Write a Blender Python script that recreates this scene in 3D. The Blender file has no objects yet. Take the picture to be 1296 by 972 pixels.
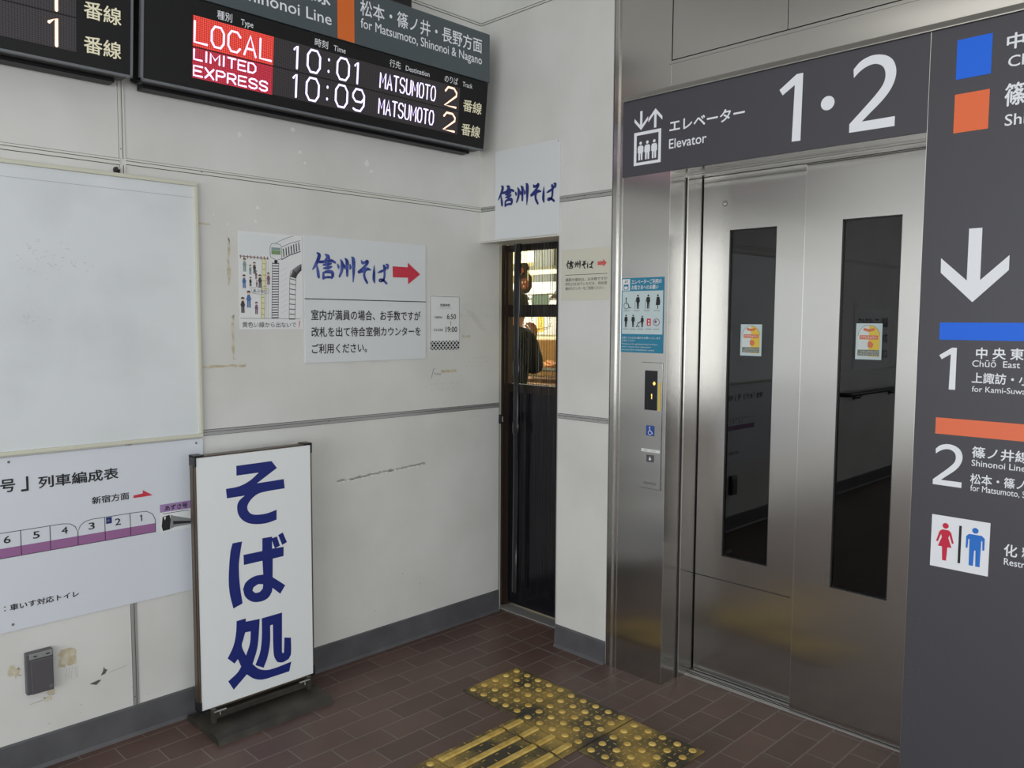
import bpy, bmesh, math, random
from mathutils import Vector, Matrix
from mathutils.geometry import tessellate_polygon
random.seed(7)
SC = bpy.context.scene
COL = SC.collection
R = math.radians

# ------------------------------------------------------------------ camera
cam_d = bpy.data.cameras.new('camera')
cam = bpy.data.objects.new('camera', cam_d)
COL.objects.link(cam)
SC.camera = cam
cam_d.sensor_width = 36.0
cam_d.lens = 1027.47 / 1296 * 36.0
cam_d.clip_start = 0.05
yaw, pitch, roll = 0.785696, -0.076877, 0.005605
fw = Vector((math.cos(yaw) * math.cos(pitch), math.sin(yaw) * math.cos(pitch), math.sin(pitch)))
rt = fw.cross(Vector((0, 0, 1))).normalized()
up = rt.cross(fw)
r2 = rt * math.cos(roll) + up * math.sin(roll)
u2 = -rt * math.sin(roll) + up * math.cos(roll)
m3 = Matrix((r2, u2, -fw)).transposed()
cam.matrix_world = Matrix.Translation((-2.62034, -2.83430, 1.43393)) @ m3.to_4x4()

# ------------------------------------------------------------------ world and lights
W = bpy.data.worlds.new('overcast_sky')
SC.world = W
W.use_nodes = True
bg = W.node_tree.nodes['Background']
bg.inputs[0].default_value = (0.93, 0.97, 1.0, 1)
bg.inputs[1].default_value = 0.85


def area(name, loc, target, sx, sy, power, col=(1, 1, 1)):
    d = bpy.data.lights.new(name, 'AREA')
    d.shape = 'RECTANGLE'
    d.size, d.size_y, d.energy, d.color = sx, sy, power, col
    o = bpy.data.objects.new(name, d)
    COL.objects.link(o)
    o.location = loc
    o.rotation_euler = (Vector(target) - Vector(loc)).to_track_quat('-Z', 'Y').to_euler()
    return o


area('daylight_opening', (-6.6, -3.4, 1.5), (0, -2.2, 1.0), 4.5, 2.0, 120, (0.95, 0.98, 1.0))
area('daylight_entrance', (-3.2, -7.2, 1.5), (-1.2, 0, 0.9), 4.5, 2.0, 70, (0.95, 0.98, 1.0))
area('ceiling_strip_light', (-3.0, -2.6, 3.35), (-3.0, -2.6, 0), 0.35, 3.6, 9, (1.0, 0.98, 0.92))  # unseen fluorescent strip under the ceiling, added as a light without a fitting
area('noodle_shop_lamp', (2.0, 1.9, 2.35), (2.0, 1.7, 0), 1.6, 1.6, 100, (1.0, 0.95, 0.84))

VS = SC.view_settings
VS.view_transform = 'Standard'
VS.look = 'None'
VS.exposure = 0.06
VS.gamma = 1.0
VS.use_curve_mapping = False


# ------------------------------------------------------------------ materials
def lin(c):
    c /= 255.0
    return c / 12.92 if c <= 0.04045 else ((c + 0.055) / 1.055) ** 2.4


def rgb(r, g, b):
    return (lin(r), lin(g), lin(b), 1)


def mat(name, col, rough=0.5, metal=0.0, emit=0.0, spec=0.5):
    m = bpy.data.materials.new(name)
    m.use_nodes = True
    b = m.node_tree.nodes['Principled BSDF']
    b.inputs['Base Color'].default_value = rgb(*col)
    b.inputs['Roughness'].default_value = rough
    b.inputs['Metallic'].default_value = metal
    b.inputs['Specular IOR Level'].default_value = spec
    if emit:
        b.inputs['Emission Color'].default_value = rgb(*col)
        b.inputs['Emission Strength'].default_value = emit
    return m


def nodes(m):
    return m.node_tree.nodes, m.node_tree.links, m.node_tree.nodes['Principled BSDF']


def noise_mix(m, c1, c2, scale=(1, 1, 1), detail=4, lo=0.4, hi=0.65, nscale=5.0, bump=0.0):
    N, Lk, b = nodes(m)
    tc = N.new('ShaderNodeTexCoord')
    mp = N.new('ShaderNodeMapping')
    mp.inputs['Scale'].default_value = scale
    nz = N.new('ShaderNodeTexNoise')
    nz.inputs['Scale'].default_value = nscale
    nz.inputs['Detail'].default_value = detail
    cr = N.new('ShaderNodeValToRGB')
    cr.color_ramp.elements[0].position, cr.color_ramp.elements[1].position = lo, hi
    cr.color_ramp.elements[0].color, cr.color_ramp.elements[1].color = rgb(*c1), rgb(*c2)
    Lk.new(tc.outputs['Object'], mp.inputs['Vector'])
    Lk.new(mp.outputs[0], nz.inputs['Vector'])
    Lk.new(nz.outputs['Fac'], cr.inputs[0])
    Lk.new(cr.outputs[0], b.inputs['Base Color'])
    if bump:
        bp = N.new('ShaderNodeBump')
        bp.inputs['Strength'].default_value = bump
        bp.inputs['Distance'].default_value = 0.002
        Lk.new(nz.outputs['Fac'], bp.inputs['Height'])
        Lk.new(bp.outputs[0], b.inputs['Normal'])
    return m


def steel(name, col, rough=0.3, aniso=0.75):
    m = mat(name, col, rough, 1.0)
    N, Lk, b = nodes(m)
    b.inputs['Anisotropic'].default_value = aniso
    tg = N.new('ShaderNodeTangent')
    tg.direction_type = 'RADIAL'
    tg.axis = 'Z'
    Lk.new(tg.outputs[0], b.inputs['Tangent'])
    tc = N.new('ShaderNodeTexCoord')
    mp = N.new('ShaderNodeMapping')
    mp.inputs['Scale'].default_value = (900, 900, 3.0)
    nz = N.new('ShaderNodeTexNoise')
    nz.inputs['Scale'].default_value = 2.0
    nz.inputs['Detail'].default_value = 3
    Lk.new(tc.outputs['Object'], mp.inputs['Vector'])
    Lk.new(mp.outputs[0], nz.inputs['Vector'])
    rr = N.new('ShaderNodeMapRange')
    rr.inputs['To Min'].default_value = rough - 0.02
    rr.inputs['To Max'].default_value = rough + 0.03
    Lk.new(nz.outputs['Fac'], rr.inputs['Value'])
    Lk.new(rr.outputs[0], b.inputs['Roughness'])
    mx = N.new('ShaderNodeMapRange')
    mx.inputs['From Min'].default_value = 0.3
    mx.inputs['From Max'].default_value = 0.7
    mx.inputs['To Min'].default_value = 0.97
    mx.inputs['To Max'].default_value = 1.02
    Lk.new(nz.outputs['Fac'], mx.inputs['Value'])
    vm = N.new('ShaderNodeVectorMath')
    vm.operation = 'SCALE'
    vm.inputs[0].default_value = rgb(*col)[:3]
    Lk.new(mx.outputs[0], vm.inputs['Scale'])
    Lk.new(vm.outputs[0], b.inputs['Base Color'])
    return m


M = {}
M['wall'] = noise_mix(mat('white_enamel_panel', (214, 214, 210), 0.42), (206, 206, 201), (217, 217, 213), nscale=3.0, detail=8, lo=0.3, hi=0.6)
M['skirt'] = noise_mix(mat('grey_vinyl_skirting', (95, 98, 104), 0.45), (76, 76, 79), (92, 92, 95), nscale=8, detail=6, lo=0.3, hi=0.7)
M['alu'] = steel('aluminium_trim', (182, 182, 180), 0.38, 0.0)
M['alu'].node_tree.nodes['Principled BSDF'].inputs['Metallic'].default_value = 0.55
M['alu_pale'] = mat('pale_painted_trim', (214, 214, 206), 0.4)
M['alu_dark'] = mat('dark_joint', (70, 70, 68), 0.6)
M['ceil'] = mat('ceiling_white', (225, 225, 222), 0.7)
M['steel'] = steel('brushed_stainless', (188, 186, 182), 0.20, 0.85)
M['steel_bright'] = steel('polished_stainless_edge', (225, 224, 220), 0.18, 0.0)
M['steel_dark'] = mat('shadow_gap', (28, 28, 28), 0.6)
M['sign_dark'] = mat('charcoal_sign_face', (72, 71, 77), 0.42)
M['sign_grey'] = mat('slate_sign_face', (78, 88, 92), 0.4)
M['white_ink'] = mat('white_lettering', (240, 243, 248), 0.5)
M['blue_sq'] = mat('route_blue', (8, 106, 236), 0.5)
M['orange_sq'] = mat('route_orange', (242, 114, 64), 0.5)
M['orange_bar'] = mat('coral_orange', (240, 118, 78), 0.5)
M['orange_led'] = mat('header_orange', (226, 112, 42), 0.5)
M['red'] = mat('arrow_red', (200, 52, 72), 0.5)
M['red2'] = mat('faded_red', (205, 92, 88), 0.5)
M['navy'] = mat('navy_lettering', (24, 39, 116), 0.45)
M['ink_blue'] = noise_mix(mat('brush_blue', (44, 66, 152), 0.5), (30, 50, 130), (86, 104, 178), nscale=28, lo=0.42, hi=0.68)
M['black_ink'] = mat('black_lettering', (28, 28, 30), 0.5)
M['grey_ink'] = mat('grey_lettering', (108, 108, 108), 0.6)
M['paper'] = mat('white_paper', (226, 228, 228), 0.55)
M['sign_white'] = mat('white_sign_board', (217, 221, 222), 0.4)
M['chart_white'] = mat('white_chart_board', (214, 219, 226), 0.35)
M['beige'] = mat('beige_notice_paper', (208, 206, 190), 0.5)
M['stand_white'] = mat('white_sign_face', (232, 236, 236), 0.35)
M['wb'] = noise_mix(mat('whiteboard_enamel', (212, 217, 219), 0.16), (204, 209, 211), (216, 221, 223), nscale=4, detail=8, lo=0.25, hi=0.55)
M['bronze'] = mat('bronze_frame', (98, 86, 74), 0.35, 0.6)
M['black_plastic'] = mat('black_plastic', (24, 24, 26), 0.35)
M['base_grey'] = noise_mix(mat('dark_bronze_base', (66, 62, 56), 0.45, 0.3), (56, 53, 48), (74, 70, 62), nscale=12)
M['lcd_black'] = mat('black_board_face', (18, 18, 18), 0.45, spec=0.3)
M['lcd_black2'] = mat('black_housing', (16, 16, 18), 0.45, spec=0.3)
M['grey_lip'] = mat('grey_frame_lip', (104, 108, 112), 0.4)
M['cream_ink'] = mat('cream_lettering', (250, 244, 212), 0.5)
M['led_white'] = mat('led_white', (228, 216, 255), 0.5, 0, 1.0)
M['led_peach'] = mat('led_peach', (255, 214, 190), 0.5, 0, 1.0)
M['brown_frame'] = mat('brown_door_frame', (66, 52, 46), 0.4, 0.3)
M['brown_dark'] = mat('dark_brown_rail', (44, 36, 30), 0.4, 0.2)
M['cream'] = mat('cream_jamb', (206, 206, 188), 0.5)
M['vinyl_black'] = mat('black_vinyl', (18, 18, 24), 0.22)
M['purple'] = mat('train_purple', (150, 100, 148), 0.5)
M['purple2'] = mat('label_purple', (160, 128, 176), 0.5)
M['teal'] = mat('notice_teal', (38, 128, 160), 0.45)
M['sticker_y'] = mat('sticker_yellow', (226, 196, 74), 0.5)
M['sticker_w'] = mat('sticker_white', (214, 222, 220), 0.5)
M['sticker_b'] = mat('sticker_pale_blue', (196, 212, 214), 0.5)
M['sticker_o'] = mat('sticker_orange', (214, 120, 84), 0.5)
M['sticker_g'] = mat('sticker_grey', (120, 126, 112), 0.5)
M['box_grey'] = mat('dark_grey_plastic', (82, 80, 84), 0.4)
M['box_lip'] = mat('mid_grey_plastic', (132, 136, 134), 0.4)
M['icon_blue'] = mat('access_blue', (38, 72, 150), 0.5)
M['icon_red'] = mat('restroom_red', (206, 36, 66), 0.5)
M['icon_man'] = mat('restroom_blue', (36, 116, 208), 0.5)
M['yellow_tag'] = mat('braille_yellow', (214, 190, 96), 0.5)
M['amber'] = mat('amber_segment', (255, 214, 110), 0.5, 0, 1.0)
M['tape'] = noise_mix(mat('old_tape_residue', (190, 180, 152), 0.6), (188, 177, 146), (212, 207, 190), nscale=40)
M['scuff'] = mat('chipped_paint', (92, 88, 80), 0.7)
M['pencil'] = mat('pencil_marks', (172, 172, 168), 0.7)
M['patch'] = mat('white_patch', (232, 232, 230), 0.5)
M['tile_yel'] = mat('tactile_yellow', (196, 160, 62), 0.55)
M['tile_bar'] = noise_mix(mat('tactile_bar_yellow', (208, 176, 90), 0.5), (190, 156, 72), (218, 188, 104), nscale=30)
M['skin'] = mat('skin', (190, 138, 112), 0.5)
M['hair'] = mat('dark_hair', (24, 22, 22), 0.5)
M['jacket'] = mat('black_jacket', (14, 14, 17), 0.75)
M['trouser'] = mat('dark_trousers', (34, 34, 38), 0.7)
M['wood'] = noise_mix(mat('counter_wood', (150, 110, 70), 0.5), (130, 92, 56), (170, 128, 84), scale=(1, 8, 8), nscale=4)
M['shopwall'] = mat('shop_cream_wall', (228, 222, 190), 0.6)
M['card'] = mat('cardboard', (196, 158, 104), 0.7)
M['tempura'] = noise_mix(mat('tempura_orange', (226, 150, 50), 0.6), (206, 120, 34), (240, 182, 84), nscale=60)
M['tray'] = mat('tray_steel', (150, 150, 148), 0.3, 0.9)
M['menu_y'] = mat('menu_yellow', (232, 200, 96), 0.6)
M['cloth_b'] = mat('pale_blue_cloth', (160, 192, 204), 0.8)
M['orn_brown'] = mat('ornament_brown', (64, 44, 32), 0.6)
M['orn_red'] = mat('ornament_red', (176, 92, 72), 0.6)
M['car'] = mat('lift_car_grey', (84, 84, 82), 0.5)
M['shoji'] = mat('lamp_white', (255, 240, 205), 0.5, 0, 1.6)
M['k_green'] = mat('pale_green_crayon', (120, 150, 104), 0.7)
M['k_yel'] = mat('pale_yellow_crayon', (226, 222, 168), 0.7)
M['k_blue'] = mat('blue_crayon', (74, 112, 170), 0.7)
M['k_dark'] = mat('dark_crayon', (70, 66, 70), 0.7)
M['k_brown'] = mat('brown_crayon', (136, 112, 108), 0.7)
M['k_teal'] = mat('teal_crayon', (130, 156, 152), 0.7)
M['k_pink'] = mat('plum_crayon', (130, 92, 116), 0.7)
M['k_sky'] = mat('faint_sky_crayon', (220, 225, 226), 0.7)
M['k_skin'] = mat('skin_crayon', (222, 196, 176), 0.7)


def led_panel(name, c1, c2, emit):
    m = mat(name, c1, 0.5)
    N, Lk, b = nodes(m)
    tc = N.new('ShaderNodeTexCoord')
    sp = N.new('ShaderNodeSeparateXYZ')
    Lk.new(tc.outputs['Object'], sp.inputs[0])

    def wave(sock, f):
        a = N.new('ShaderNodeMath'); a.operation = 'MULTIPLY'; a.inputs[1].default_value = f
        s = N.new('ShaderNodeMath'); s.operation = 'SINE'
        Lk.new(sock, a.inputs[0]); Lk.new(a.outputs[0], s.inputs[0])
        return s.outputs[0]
    wx, wz = wave(sp.outputs['X'], 2 * math.pi / 0.0075), wave(sp.outputs['Z'], 2 * math.pi / 0.006)
    ad = N.new('ShaderNodeMath'); ad.operation = 'ADD'
    Lk.new(wx, ad.inputs[0]); Lk.new(wz, ad.inputs[1])
    mr = N.new('ShaderNodeMapRange')
    mr.inputs['From Min'].default_value = -1.2
    mr.inputs['From Max'].default_value = 1.2
    Lk.new(ad.outputs[0], mr.inputs['Value'])
    mx = N.new('ShaderNodeMix'); mx.data_type = 'RGBA'
    mx.inputs['A'].default_value, mx.inputs['B'].default_value = rgb(*c1), rgb(*c2)
    Lk.new(mr.outputs[0], mx.inputs['Factor'])
    if emit:
        Lk.new(mx.outputs['Result'], b.inputs['Emission Color'])
        b.inputs['Emission Strength'].default_value = emit
        b.inputs['Base Color'].default_value = rgb(40, 20, 20)
    else:
        Lk.new(mx.outputs['Result'], b.inputs['Base Color'])
    return m


M['led_dark'] = led_panel('led_matrix_off', (38, 33, 36), (72, 66, 70), 0)
M['led_red'] = led_panel('led_matrix_red', (160, 16, 30), (250, 84, 62), 1.0)
M['led_crimson'] = led_panel('led_matrix_crimson', (120, 16, 44), (206, 44, 62), 1.0)


def floor_mat():
    m = mat('brown_brick_floor', (80, 62, 56), 0.42)
    N, Lk, b = nodes(m)
    tc = N.new('ShaderNodeTexCoord')
    mp = N.new('ShaderNodeMapping')
    mp.inputs['Location'].default_value = (0.071 + 0.2045 * 60, 0.045 + 0.1025 * 120, 0)
    br = N.new('ShaderNodeTexBrick')
    br.offset = 0.5
    br.inputs['Scale'].default_value = 1.0
    br.inputs['Brick Width'].default_value = 0.2045
    br.inputs['Row Height'].default_value = 0.1025
    br.inputs['Mortar Size'].default_value = 0.0032
    br.inputs['Mortar Smooth'].default_value = 0.25
    br.inputs['Bias'].default_value = 0.0
    br.inputs['Color1'].default_value = rgb(106, 83, 75)
    br.inputs['Color2'].default_value = rgb(92, 72, 66)
    br.inputs['Mortar'].default_value = rgb(120, 110, 100)
    Lk.new(tc.outputs['Object'], mp.inputs['Vector'])
    Lk.new(mp.outputs[0], br.inputs['Vector'])
    nz = N.new('ShaderNodeTexNoise')
    nz.inputs['Scale'].default_value = 2.2
    nz.inputs['Detail'].default_value = 8
    Lk.new(tc.outputs['Object'], nz.inputs['Vector'])
    mr = N.new('ShaderNodeMapRange')
    mr.inputs['From Min'].default_value = 0.3
    mr.inputs['From Max'].default_value = 0.7
    mr.inputs['To Min'].default_value = 0.78
    mr.inputs['To Max'].default_value = 1.15
    Lk.new(nz.outputs['Fac'], mr.inputs['Value'])
    vm = N.new('ShaderNodeVectorMath'); vm.operation = 'SCALE'
    Lk.new(br.outputs['Color'], vm.inputs[0]); Lk.new(mr.outputs[0], vm.inputs['Scale'])
    Lk.new(vm.outputs[0], b.inputs['Base Color'])
    bp = N.new('ShaderNodeBump'); bp.invert = True
    bp.inputs['Strength'].default_value = 0.5
    bp.inputs['Distance'].default_value = 0.003
    Lk.new(br.outputs['Fac'], bp.inputs['Height'])
    Lk.new(bp.outputs[0], b.inputs['Normal'])
    return m


M['floor'] = floor_mat()
M['joint'] = mat('pale_grout', (112, 104, 96), 0.8)


def glass_mat(name, tint, ior=1.5, rough=0.0):
    m = bpy.data.materials.new(name)
    m.use_nodes = True
    N, Lk = m.node_tree.nodes, m.node_tree.links
    N.remove(N['Principled BSDF'])
    out = N['Material Output']
    tr = N.new('ShaderNodeBsdfTransparent'); tr.inputs[0].default_value = (*tint, 1)
    gl = N.new('ShaderNodeBsdfGlossy'); gl.inputs['Roughness'].default_value = rough
    fr = N.new('ShaderNodeFresnel'); fr.inputs['IOR'].default_value = ior
    mx = N.new('ShaderNodeMixShader')
    Lk.new(fr.outputs[0], mx.inputs[0]); Lk.new(tr.outputs[0], mx.inputs[1]); Lk.new(gl.outputs[0], mx.inputs[2])
    Lk.new(mx.outputs[0], out.inputs['Surface'])
    return m


M['glass_lift'] = glass_mat('dark_lift_glass', (0.22, 0.23, 0.24), 1.62)
M['glass_shop'] = glass_mat('clear_door_glass', (0.95, 0.96, 0.94), 1.2)


def tactile_mat():
    m = mat('tactile_plate_worn', (150, 124, 52), 0.55)
    N, Lk, b = nodes(m)
    tc = N.new('ShaderNodeTexCoord')
    nz = N.new('ShaderNodeTexNoise'); nz.inputs['Scale'].default_value = 5.5; nz.inputs['Detail'].default_value = 7
    n2 = N.new('ShaderNodeTexNoise'); n2.inputs['Scale'].default_value = 130; n2.inputs['Detail'].default_value = 2
    ge = N.new('ShaderNodeNewGeometry')
    Lk.new(ge.outputs['Position'], nz.inputs['Vector'])
    Lk.new(ge.outputs['Position'], n2.inputs['Vector'])
    ad = N.new('ShaderNodeMath'); ad.operation = 'MULTIPLY_ADD'
    Lk.new(n2.outputs['Fac'], ad.inputs[0]); ad.inputs[1].default_value = 0.22
    Lk.new(nz.outputs['Fac'], ad.inputs[2])
    cr = N.new('ShaderNodeValToRGB')
    e = cr.color_ramp.elements
    e[0].position, e[1].position = 0.50, 0.74
    e[0].color, e[1].color = rgb(64, 60, 48), rgb(172, 144, 74)
    x = e.new(0.61); x.color = rgb(122, 106, 60)
    Lk.new(ad.outputs[0], cr.inputs[0])
    Lk.new(cr.outputs[0], b.inputs['Base Color'])
    return m


M['tactile'] = tactile_mat()


# ------------------------------------------------------------------ geometry helpers
class Frame:
    def __init__(s, o, ux, uy):
        s.o, s.ux, s.uy = Vector(o), Vector(ux).normalized(), Vector(uy).normalized()
        s.n = s.ux.cross(s.uy)

    def __call__(s, u, v, w=0.0):
        return s.o + s.ux * u + s.uy * v + s.n * w


FL = Frame((0, 0, 0), (1, 0, 0), (0, 0, 1))          # the long left wall, u = x, v = z
FR = Frame((0, 0, 0), (0, -1, 0), (0, 0, 1))         # the lift wall, u = -y, v = z
FF = Frame((0, 0, 0), (1, 0, 0), (0, 1, 0))          # floor


def off(fr, w):
    return Frame(fr.o + fr.n * w, fr.ux, fr.uy)


class MB:
    def __init__(s):
        s.v, s.f, s.mi, s.mats, s.cur, s.cuts = [], [], [], [], 0, []

    def new(s):
        if s.f and (not s.cuts or s.cuts[-1] != (len(s.v), len(s.f))):
            s.cuts.append((len(s.v), len(s.f)))
        return s

    def use(s, m):
        if m not in s.mats:
            s.mats.append(m)
        s.cur = s.mats.index(m)
        return s

    def add(s, verts, faces):
        b = len(s.v)
        s.v += [Vector(p) for p in verts]
        for f in faces:
            s.f.append([b + i for i in f]); s.mi.append(s.cur)

    def box(s, fr, u0, v0, w0, u1, v1, w1, bev=0.0):
        u0, u1 = min(u0, u1), max(u0, u1); v0, v1 = min(v0, v1), max(v0, v1); w0, w1 = min(w0, w1), max(w0, w1)
        if bev <= 0:
            P = [fr(u, v, w) for w in (w0, w1) for v in (v0, v1) for u in (u0, u1)]
            s.add(P, [(0, 2, 3, 1), (4, 5, 7, 6), (0, 1, 5, 4), (2, 6, 7, 3), (0, 4, 6, 2), (1, 3, 7, 5)])
            return
        bm = bmesh.new()
        bmesh.ops.create_cube(bm, size=1)
        for x in bm.verts:
            x.co = Vector(((u0 + u1) / 2 + x.co.x * (u1 - u0), (v0 + v1) / 2 + x.co.y * (v1 - v0), (w0 + w1) / 2 + x.co.z * (w1 - w0)))
        bmesh.ops.bevel(bm, geom=list(bm.edges), offset=bev, segments=2, affect='EDGES', profile=0.6)
        s.bm(bm, fr)

    def bm(s, bm, fr=None):
        bm.verts.index_update()
        s.add([fr(*x.co) if fr else x.co.copy() for x in bm.verts], [[x.index for x in f.verts] for f in bm.faces])
        bm.free()

    def poly(s, fr, pts, w=0.001, holes=()):
        loops = [[Vector((p[0], p[1], 0)) for p in pts]] + [[Vector((p[0], p[1], 0)) for p in h] for h in holes]
        flat = [p for l in loops for p in l]
        tris = tessellate_polygon(loops)
        fs = []
        for t in tris:
            a, b, c = [flat[i] for i in t]
            fs.append(t if (b - a).cross(c - a).z > 0 else (t[0], t[2], t[1]))
        s.add([fr(p.x, p.y, w) for p in flat], fs)

    def rect(s, fr, u0, v0, u1, v1, w=0.001):
        u0, u1 = min(u0, u1), max(u0, u1); v0, v1 = min(v0, v1), max(v0, v1)
        s.add([fr(u0, v0, w), fr(u1, v0, w), fr(u1, v1, w), fr(u0, v1, w)], [(0, 1, 2, 3)])

    def prism(s, fr, pts, w0, w1):
        area2 = sum(pts[i][0] * pts[(i + 1) % len(pts)][1] - pts[(i + 1) % len(pts)][0] * pts[i][1] for i in range(len(pts)))
        if area2 < 0:
            pts = pts[::-1]
        n = len(pts)
        s.poly(fr, pts, w1)
        b = len(s.v)
        s.v += [fr(p[0], p[1], w0) for p in pts] + [fr(p[0], p[1], w1) for p in pts]
        for i in range(n):
            j = (i + 1) % n
            s.f.append([b + i, b + j, b + n + j, b + n + i]); s.mi.append(s.cur)
        s.f.append([b + i for i in reversed(range(n))]); s.mi.append(s.cur)

    def disc(s, fr, cu, cv, r, w=0.001, n=20, ry=None):
        ry = ry or r
        s.poly(fr, [(cu + r * math.cos(2 * math.pi * i / n), cv + ry * math.sin(2 * math.pi * i / n)) for i in range(n)], w)

    def dome(s, fr, cu, cv, r, h, w=0.0, n=12, rings=3, flat=0.0):
        P, F = [], []
        for k in range(rings):
            a = k / rings * math.pi / 2
            rr = flat * r + (1 - flat) * r * math.cos(a)
            P += [fr(cu + rr * math.cos(2 * math.pi * i / n), cv + rr * math.sin(2 * math.pi * i / n), w + h * math.sin(a)) for i in range(n)]
        P.append(fr(cu, cv, w + h))
        for k in range(rings - 1):
            for i in range(n):
                j = (i + 1) % n
                F.append((k * n + i, k * n + j, (k + 1) * n + j, (k + 1) * n + i))
        for i in range(n):
            F.append(((rings - 1) * n + i, (rings - 1) * n + (i + 1) % n, rings * n))
        s.add(P, F)

    def cyl(s, fr, cu, cv, r, w0, w1, n=16):
        s.prism(fr, [(cu + r * math.cos(2 * math.pi * i / n), cv + r * math.sin(2 * math.pi * i / n)) for i in range(n)], w0, w1)

    def tube(s, pts, r, n=8):
        pts = [Vector(p) for p in pts]
        P, F = [], []
        for i, p in enumerate(pts):
            d = (pts[min(i + 1, len(pts) - 1)] - pts[max(i - 1, 0)]).normalized()
            a = d.cross(Vector((0, 0, 1)))
            if a.length < 1e-3:
                a = d.cross(Vector((0, 1, 0)))
            a.normalize(); c = d.cross(a)
            P += [p + (a * math.cos(2 * math.pi * k / n) + c * math.sin(2 * math.pi * k / n)) * r for k in range(n)]
        for i in range(len(pts) - 1):
            for k in range(n):
                l = (k + 1) % n
                F.append((i * n + k, i * n + l, (i + 1) * n + l, (i + 1) * n + k))
        F.append(tuple(reversed(range(n)))); F.append(tuple((len(pts) - 1) * n + k for k in range(n)))
        s.add(P, F)

    def ribbon(s, fr, pts, w=0.001, width=None, smooth=0, cap=True):
        """flat stroke; pts (u,v) with a common width or (u,v,width)"""
        P = [(p[0], p[1], p[2] if len(p) > 2 else width) for p in pts]
        if smooth and len(P) > 2:
            Q = []
            for i in range(len(P) - 1):
                p0, p1, p2, p3 = P[max(i - 1, 0)], P[i], P[i + 1], P[min(i + 2, len(P) - 1)]
                for k in range(smooth):
                    t = k / smooth
                    Q.append(tuple(0.5 * (2 * p1[j] + (p2[j] - p0[j]) * t + (2 * p0[j] - 5 * p1[j] + 4 * p2[j] - p3[j]) * t * t + (3 * p1[j] - p0[j] - 3 * p2[j] + p3[j]) * t ** 3) for j in range(3)))
            Q.append(P[-1]); P = Q
        Lf, Rt = [], []
        for i, (x, y, wd) in enumerate(P):
            a, b = P[max(i - 1, 0)], P[min(i + 1, len(P) - 1)]
            dx, dy = b[0] - a[0], b[1] - a[1]
            l = math.hypot(dx, dy) or 1
            nx, ny = -dy / l * max(wd, 1e-5) / 2, dx / l * max(wd, 1e-5) / 2
            Lf.append(fr(x + nx, y + ny, w)); Rt.append(fr(x - nx, y - ny, w))
        n = len(P)
        s.add(Lf + Rt, [(n + i, n + i + 1, i + 1, i) for i in range(n - 1)])
        if cap:
            for x, y, wd in (P[0], P[-1]):
                s.disc(fr, x, y, max(wd, 1e-5) / 2, w - 0.00005, 10)

    def text(s, fr, body, u0, vb, u1, vt, bold=0.0, w=0.001, base=False, align=None):
        """base: vb..vt is baseline..capital height; else the ink box is fitted"""
        V, Fc, bb = glyphs(body)
        s.new()
        if base:
            ch = glyphs('H')[2]
            sy = (vt - vb) / (ch[3] - ch[1]); oy = vb - ch[1] * sy
        else:
            sy = (vt - vb) / (bb[3] - bb[1]); oy = vb - bb[1] * sy
        if u1 is None:
            sx = sy; ox = u0 - bb[0] * sx
        else:
            sx = (u1 - u0) / (bb[2] - bb[0]); ox = u0 - bb[0] * sx
        e = bold * 0.8
        for i, (dx, dy) in enumerate(((0, 0),) if not bold else ((0, 0), (-e, 0), (e, 0), (0, e), (0, -e), (e * .7, e * .7), (-e * .7, -e * .7))):
            s.add([fr((x + dx) * sx + ox, (y + dy) * sy + oy, w + i * 0.00001) for x, y in V], Fc)

    def build(s, name, parent=None, m=None, origin=None, smooth=False):
        if s.cuts:
            cs = [(0, 0)] + [c for c in s.cuts if c[1] < len(s.f)] + [(len(s.v), len(s.f))]
            s.cuts = []
            for (a, c), (d, e) in zip(cs[:-1], cs[1:]):
                q = MB()
                q.v, q.f, q.mi = s.v[a:d], [[i - a for i in f] for f in s.f[c:e]], s.mi[c:e]
                used = sorted(set(q.mi)); q.mats = [s.mats[i] for i in used]; q.mi = [used.index(i) for i in q.mi]
                o = q.build(name, parent, m, origin, smooth)
            return o
        me = bpy.data.meshes.new(name)
        o = bpy.data.objects.new(name, me)
        COL.objects.link(o)
        if parent is not None:
            org = ORG[parent.name]
            o.parent = parent
        else:
            org = Vector(origin) if origin is not None else Vector((0, 0, 0))
            o.location = org
        ORG[o.name] = org
        me.from_pydata([tuple(p - org) for p in s.v], [], s.f)
        for x in (s.mats or [m]):
            me.materials.append(M[x])
        if s.mats:
            me.polygons.foreach_set('material_index', s.mi)
        if smooth:
            me.polygons.foreach_set('use_smooth', [True] * len(me.polygons))
        me.update()
        return o


ORG = {}
_G = {}


def glyphs(body, bold=0.0):
    k = (body, bold)
    if k in _G:
        return _G[k]
    cu = bpy.data.curves.new('lettering', 'FONT')
    cu.body = body
    cu.offset = bold
    cu.resolution_u = 3
    cu.fill_mode = 'FRONT'
    o = bpy.data.objects.new('lettering', cu)
    COL.objects.link(o)
    dg = bpy.context.evaluated_depsgraph_get()
    dg.update()
    ev = o.evaluated_get(dg)
    me = ev.to_mesh()
    V = [(x.co.x, x.co.y) for x in me.vertices]
    F = []
    for p in me.polygons:
        f = list(p.vertices)
        ar = sum(V[f[i]][0] * V[f[(i + 1) % len(f)]][1] - V[f[(i + 1) % len(f)]][0] * V[f[i]][1] for i in range(len(f)))
        F.append(f if ar > 0 else f[::-1])
    ev.to_mesh_clear()
    bpy.data.objects.remove(o)
    bpy.data.curves.remove(cu)
    bb = (min(x for x, y in V), min(y for x, y in V), max(x for x, y in V), max(y for x, y in V))
    _G[k] = (V, F, bb)
    return _G[k]


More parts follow.
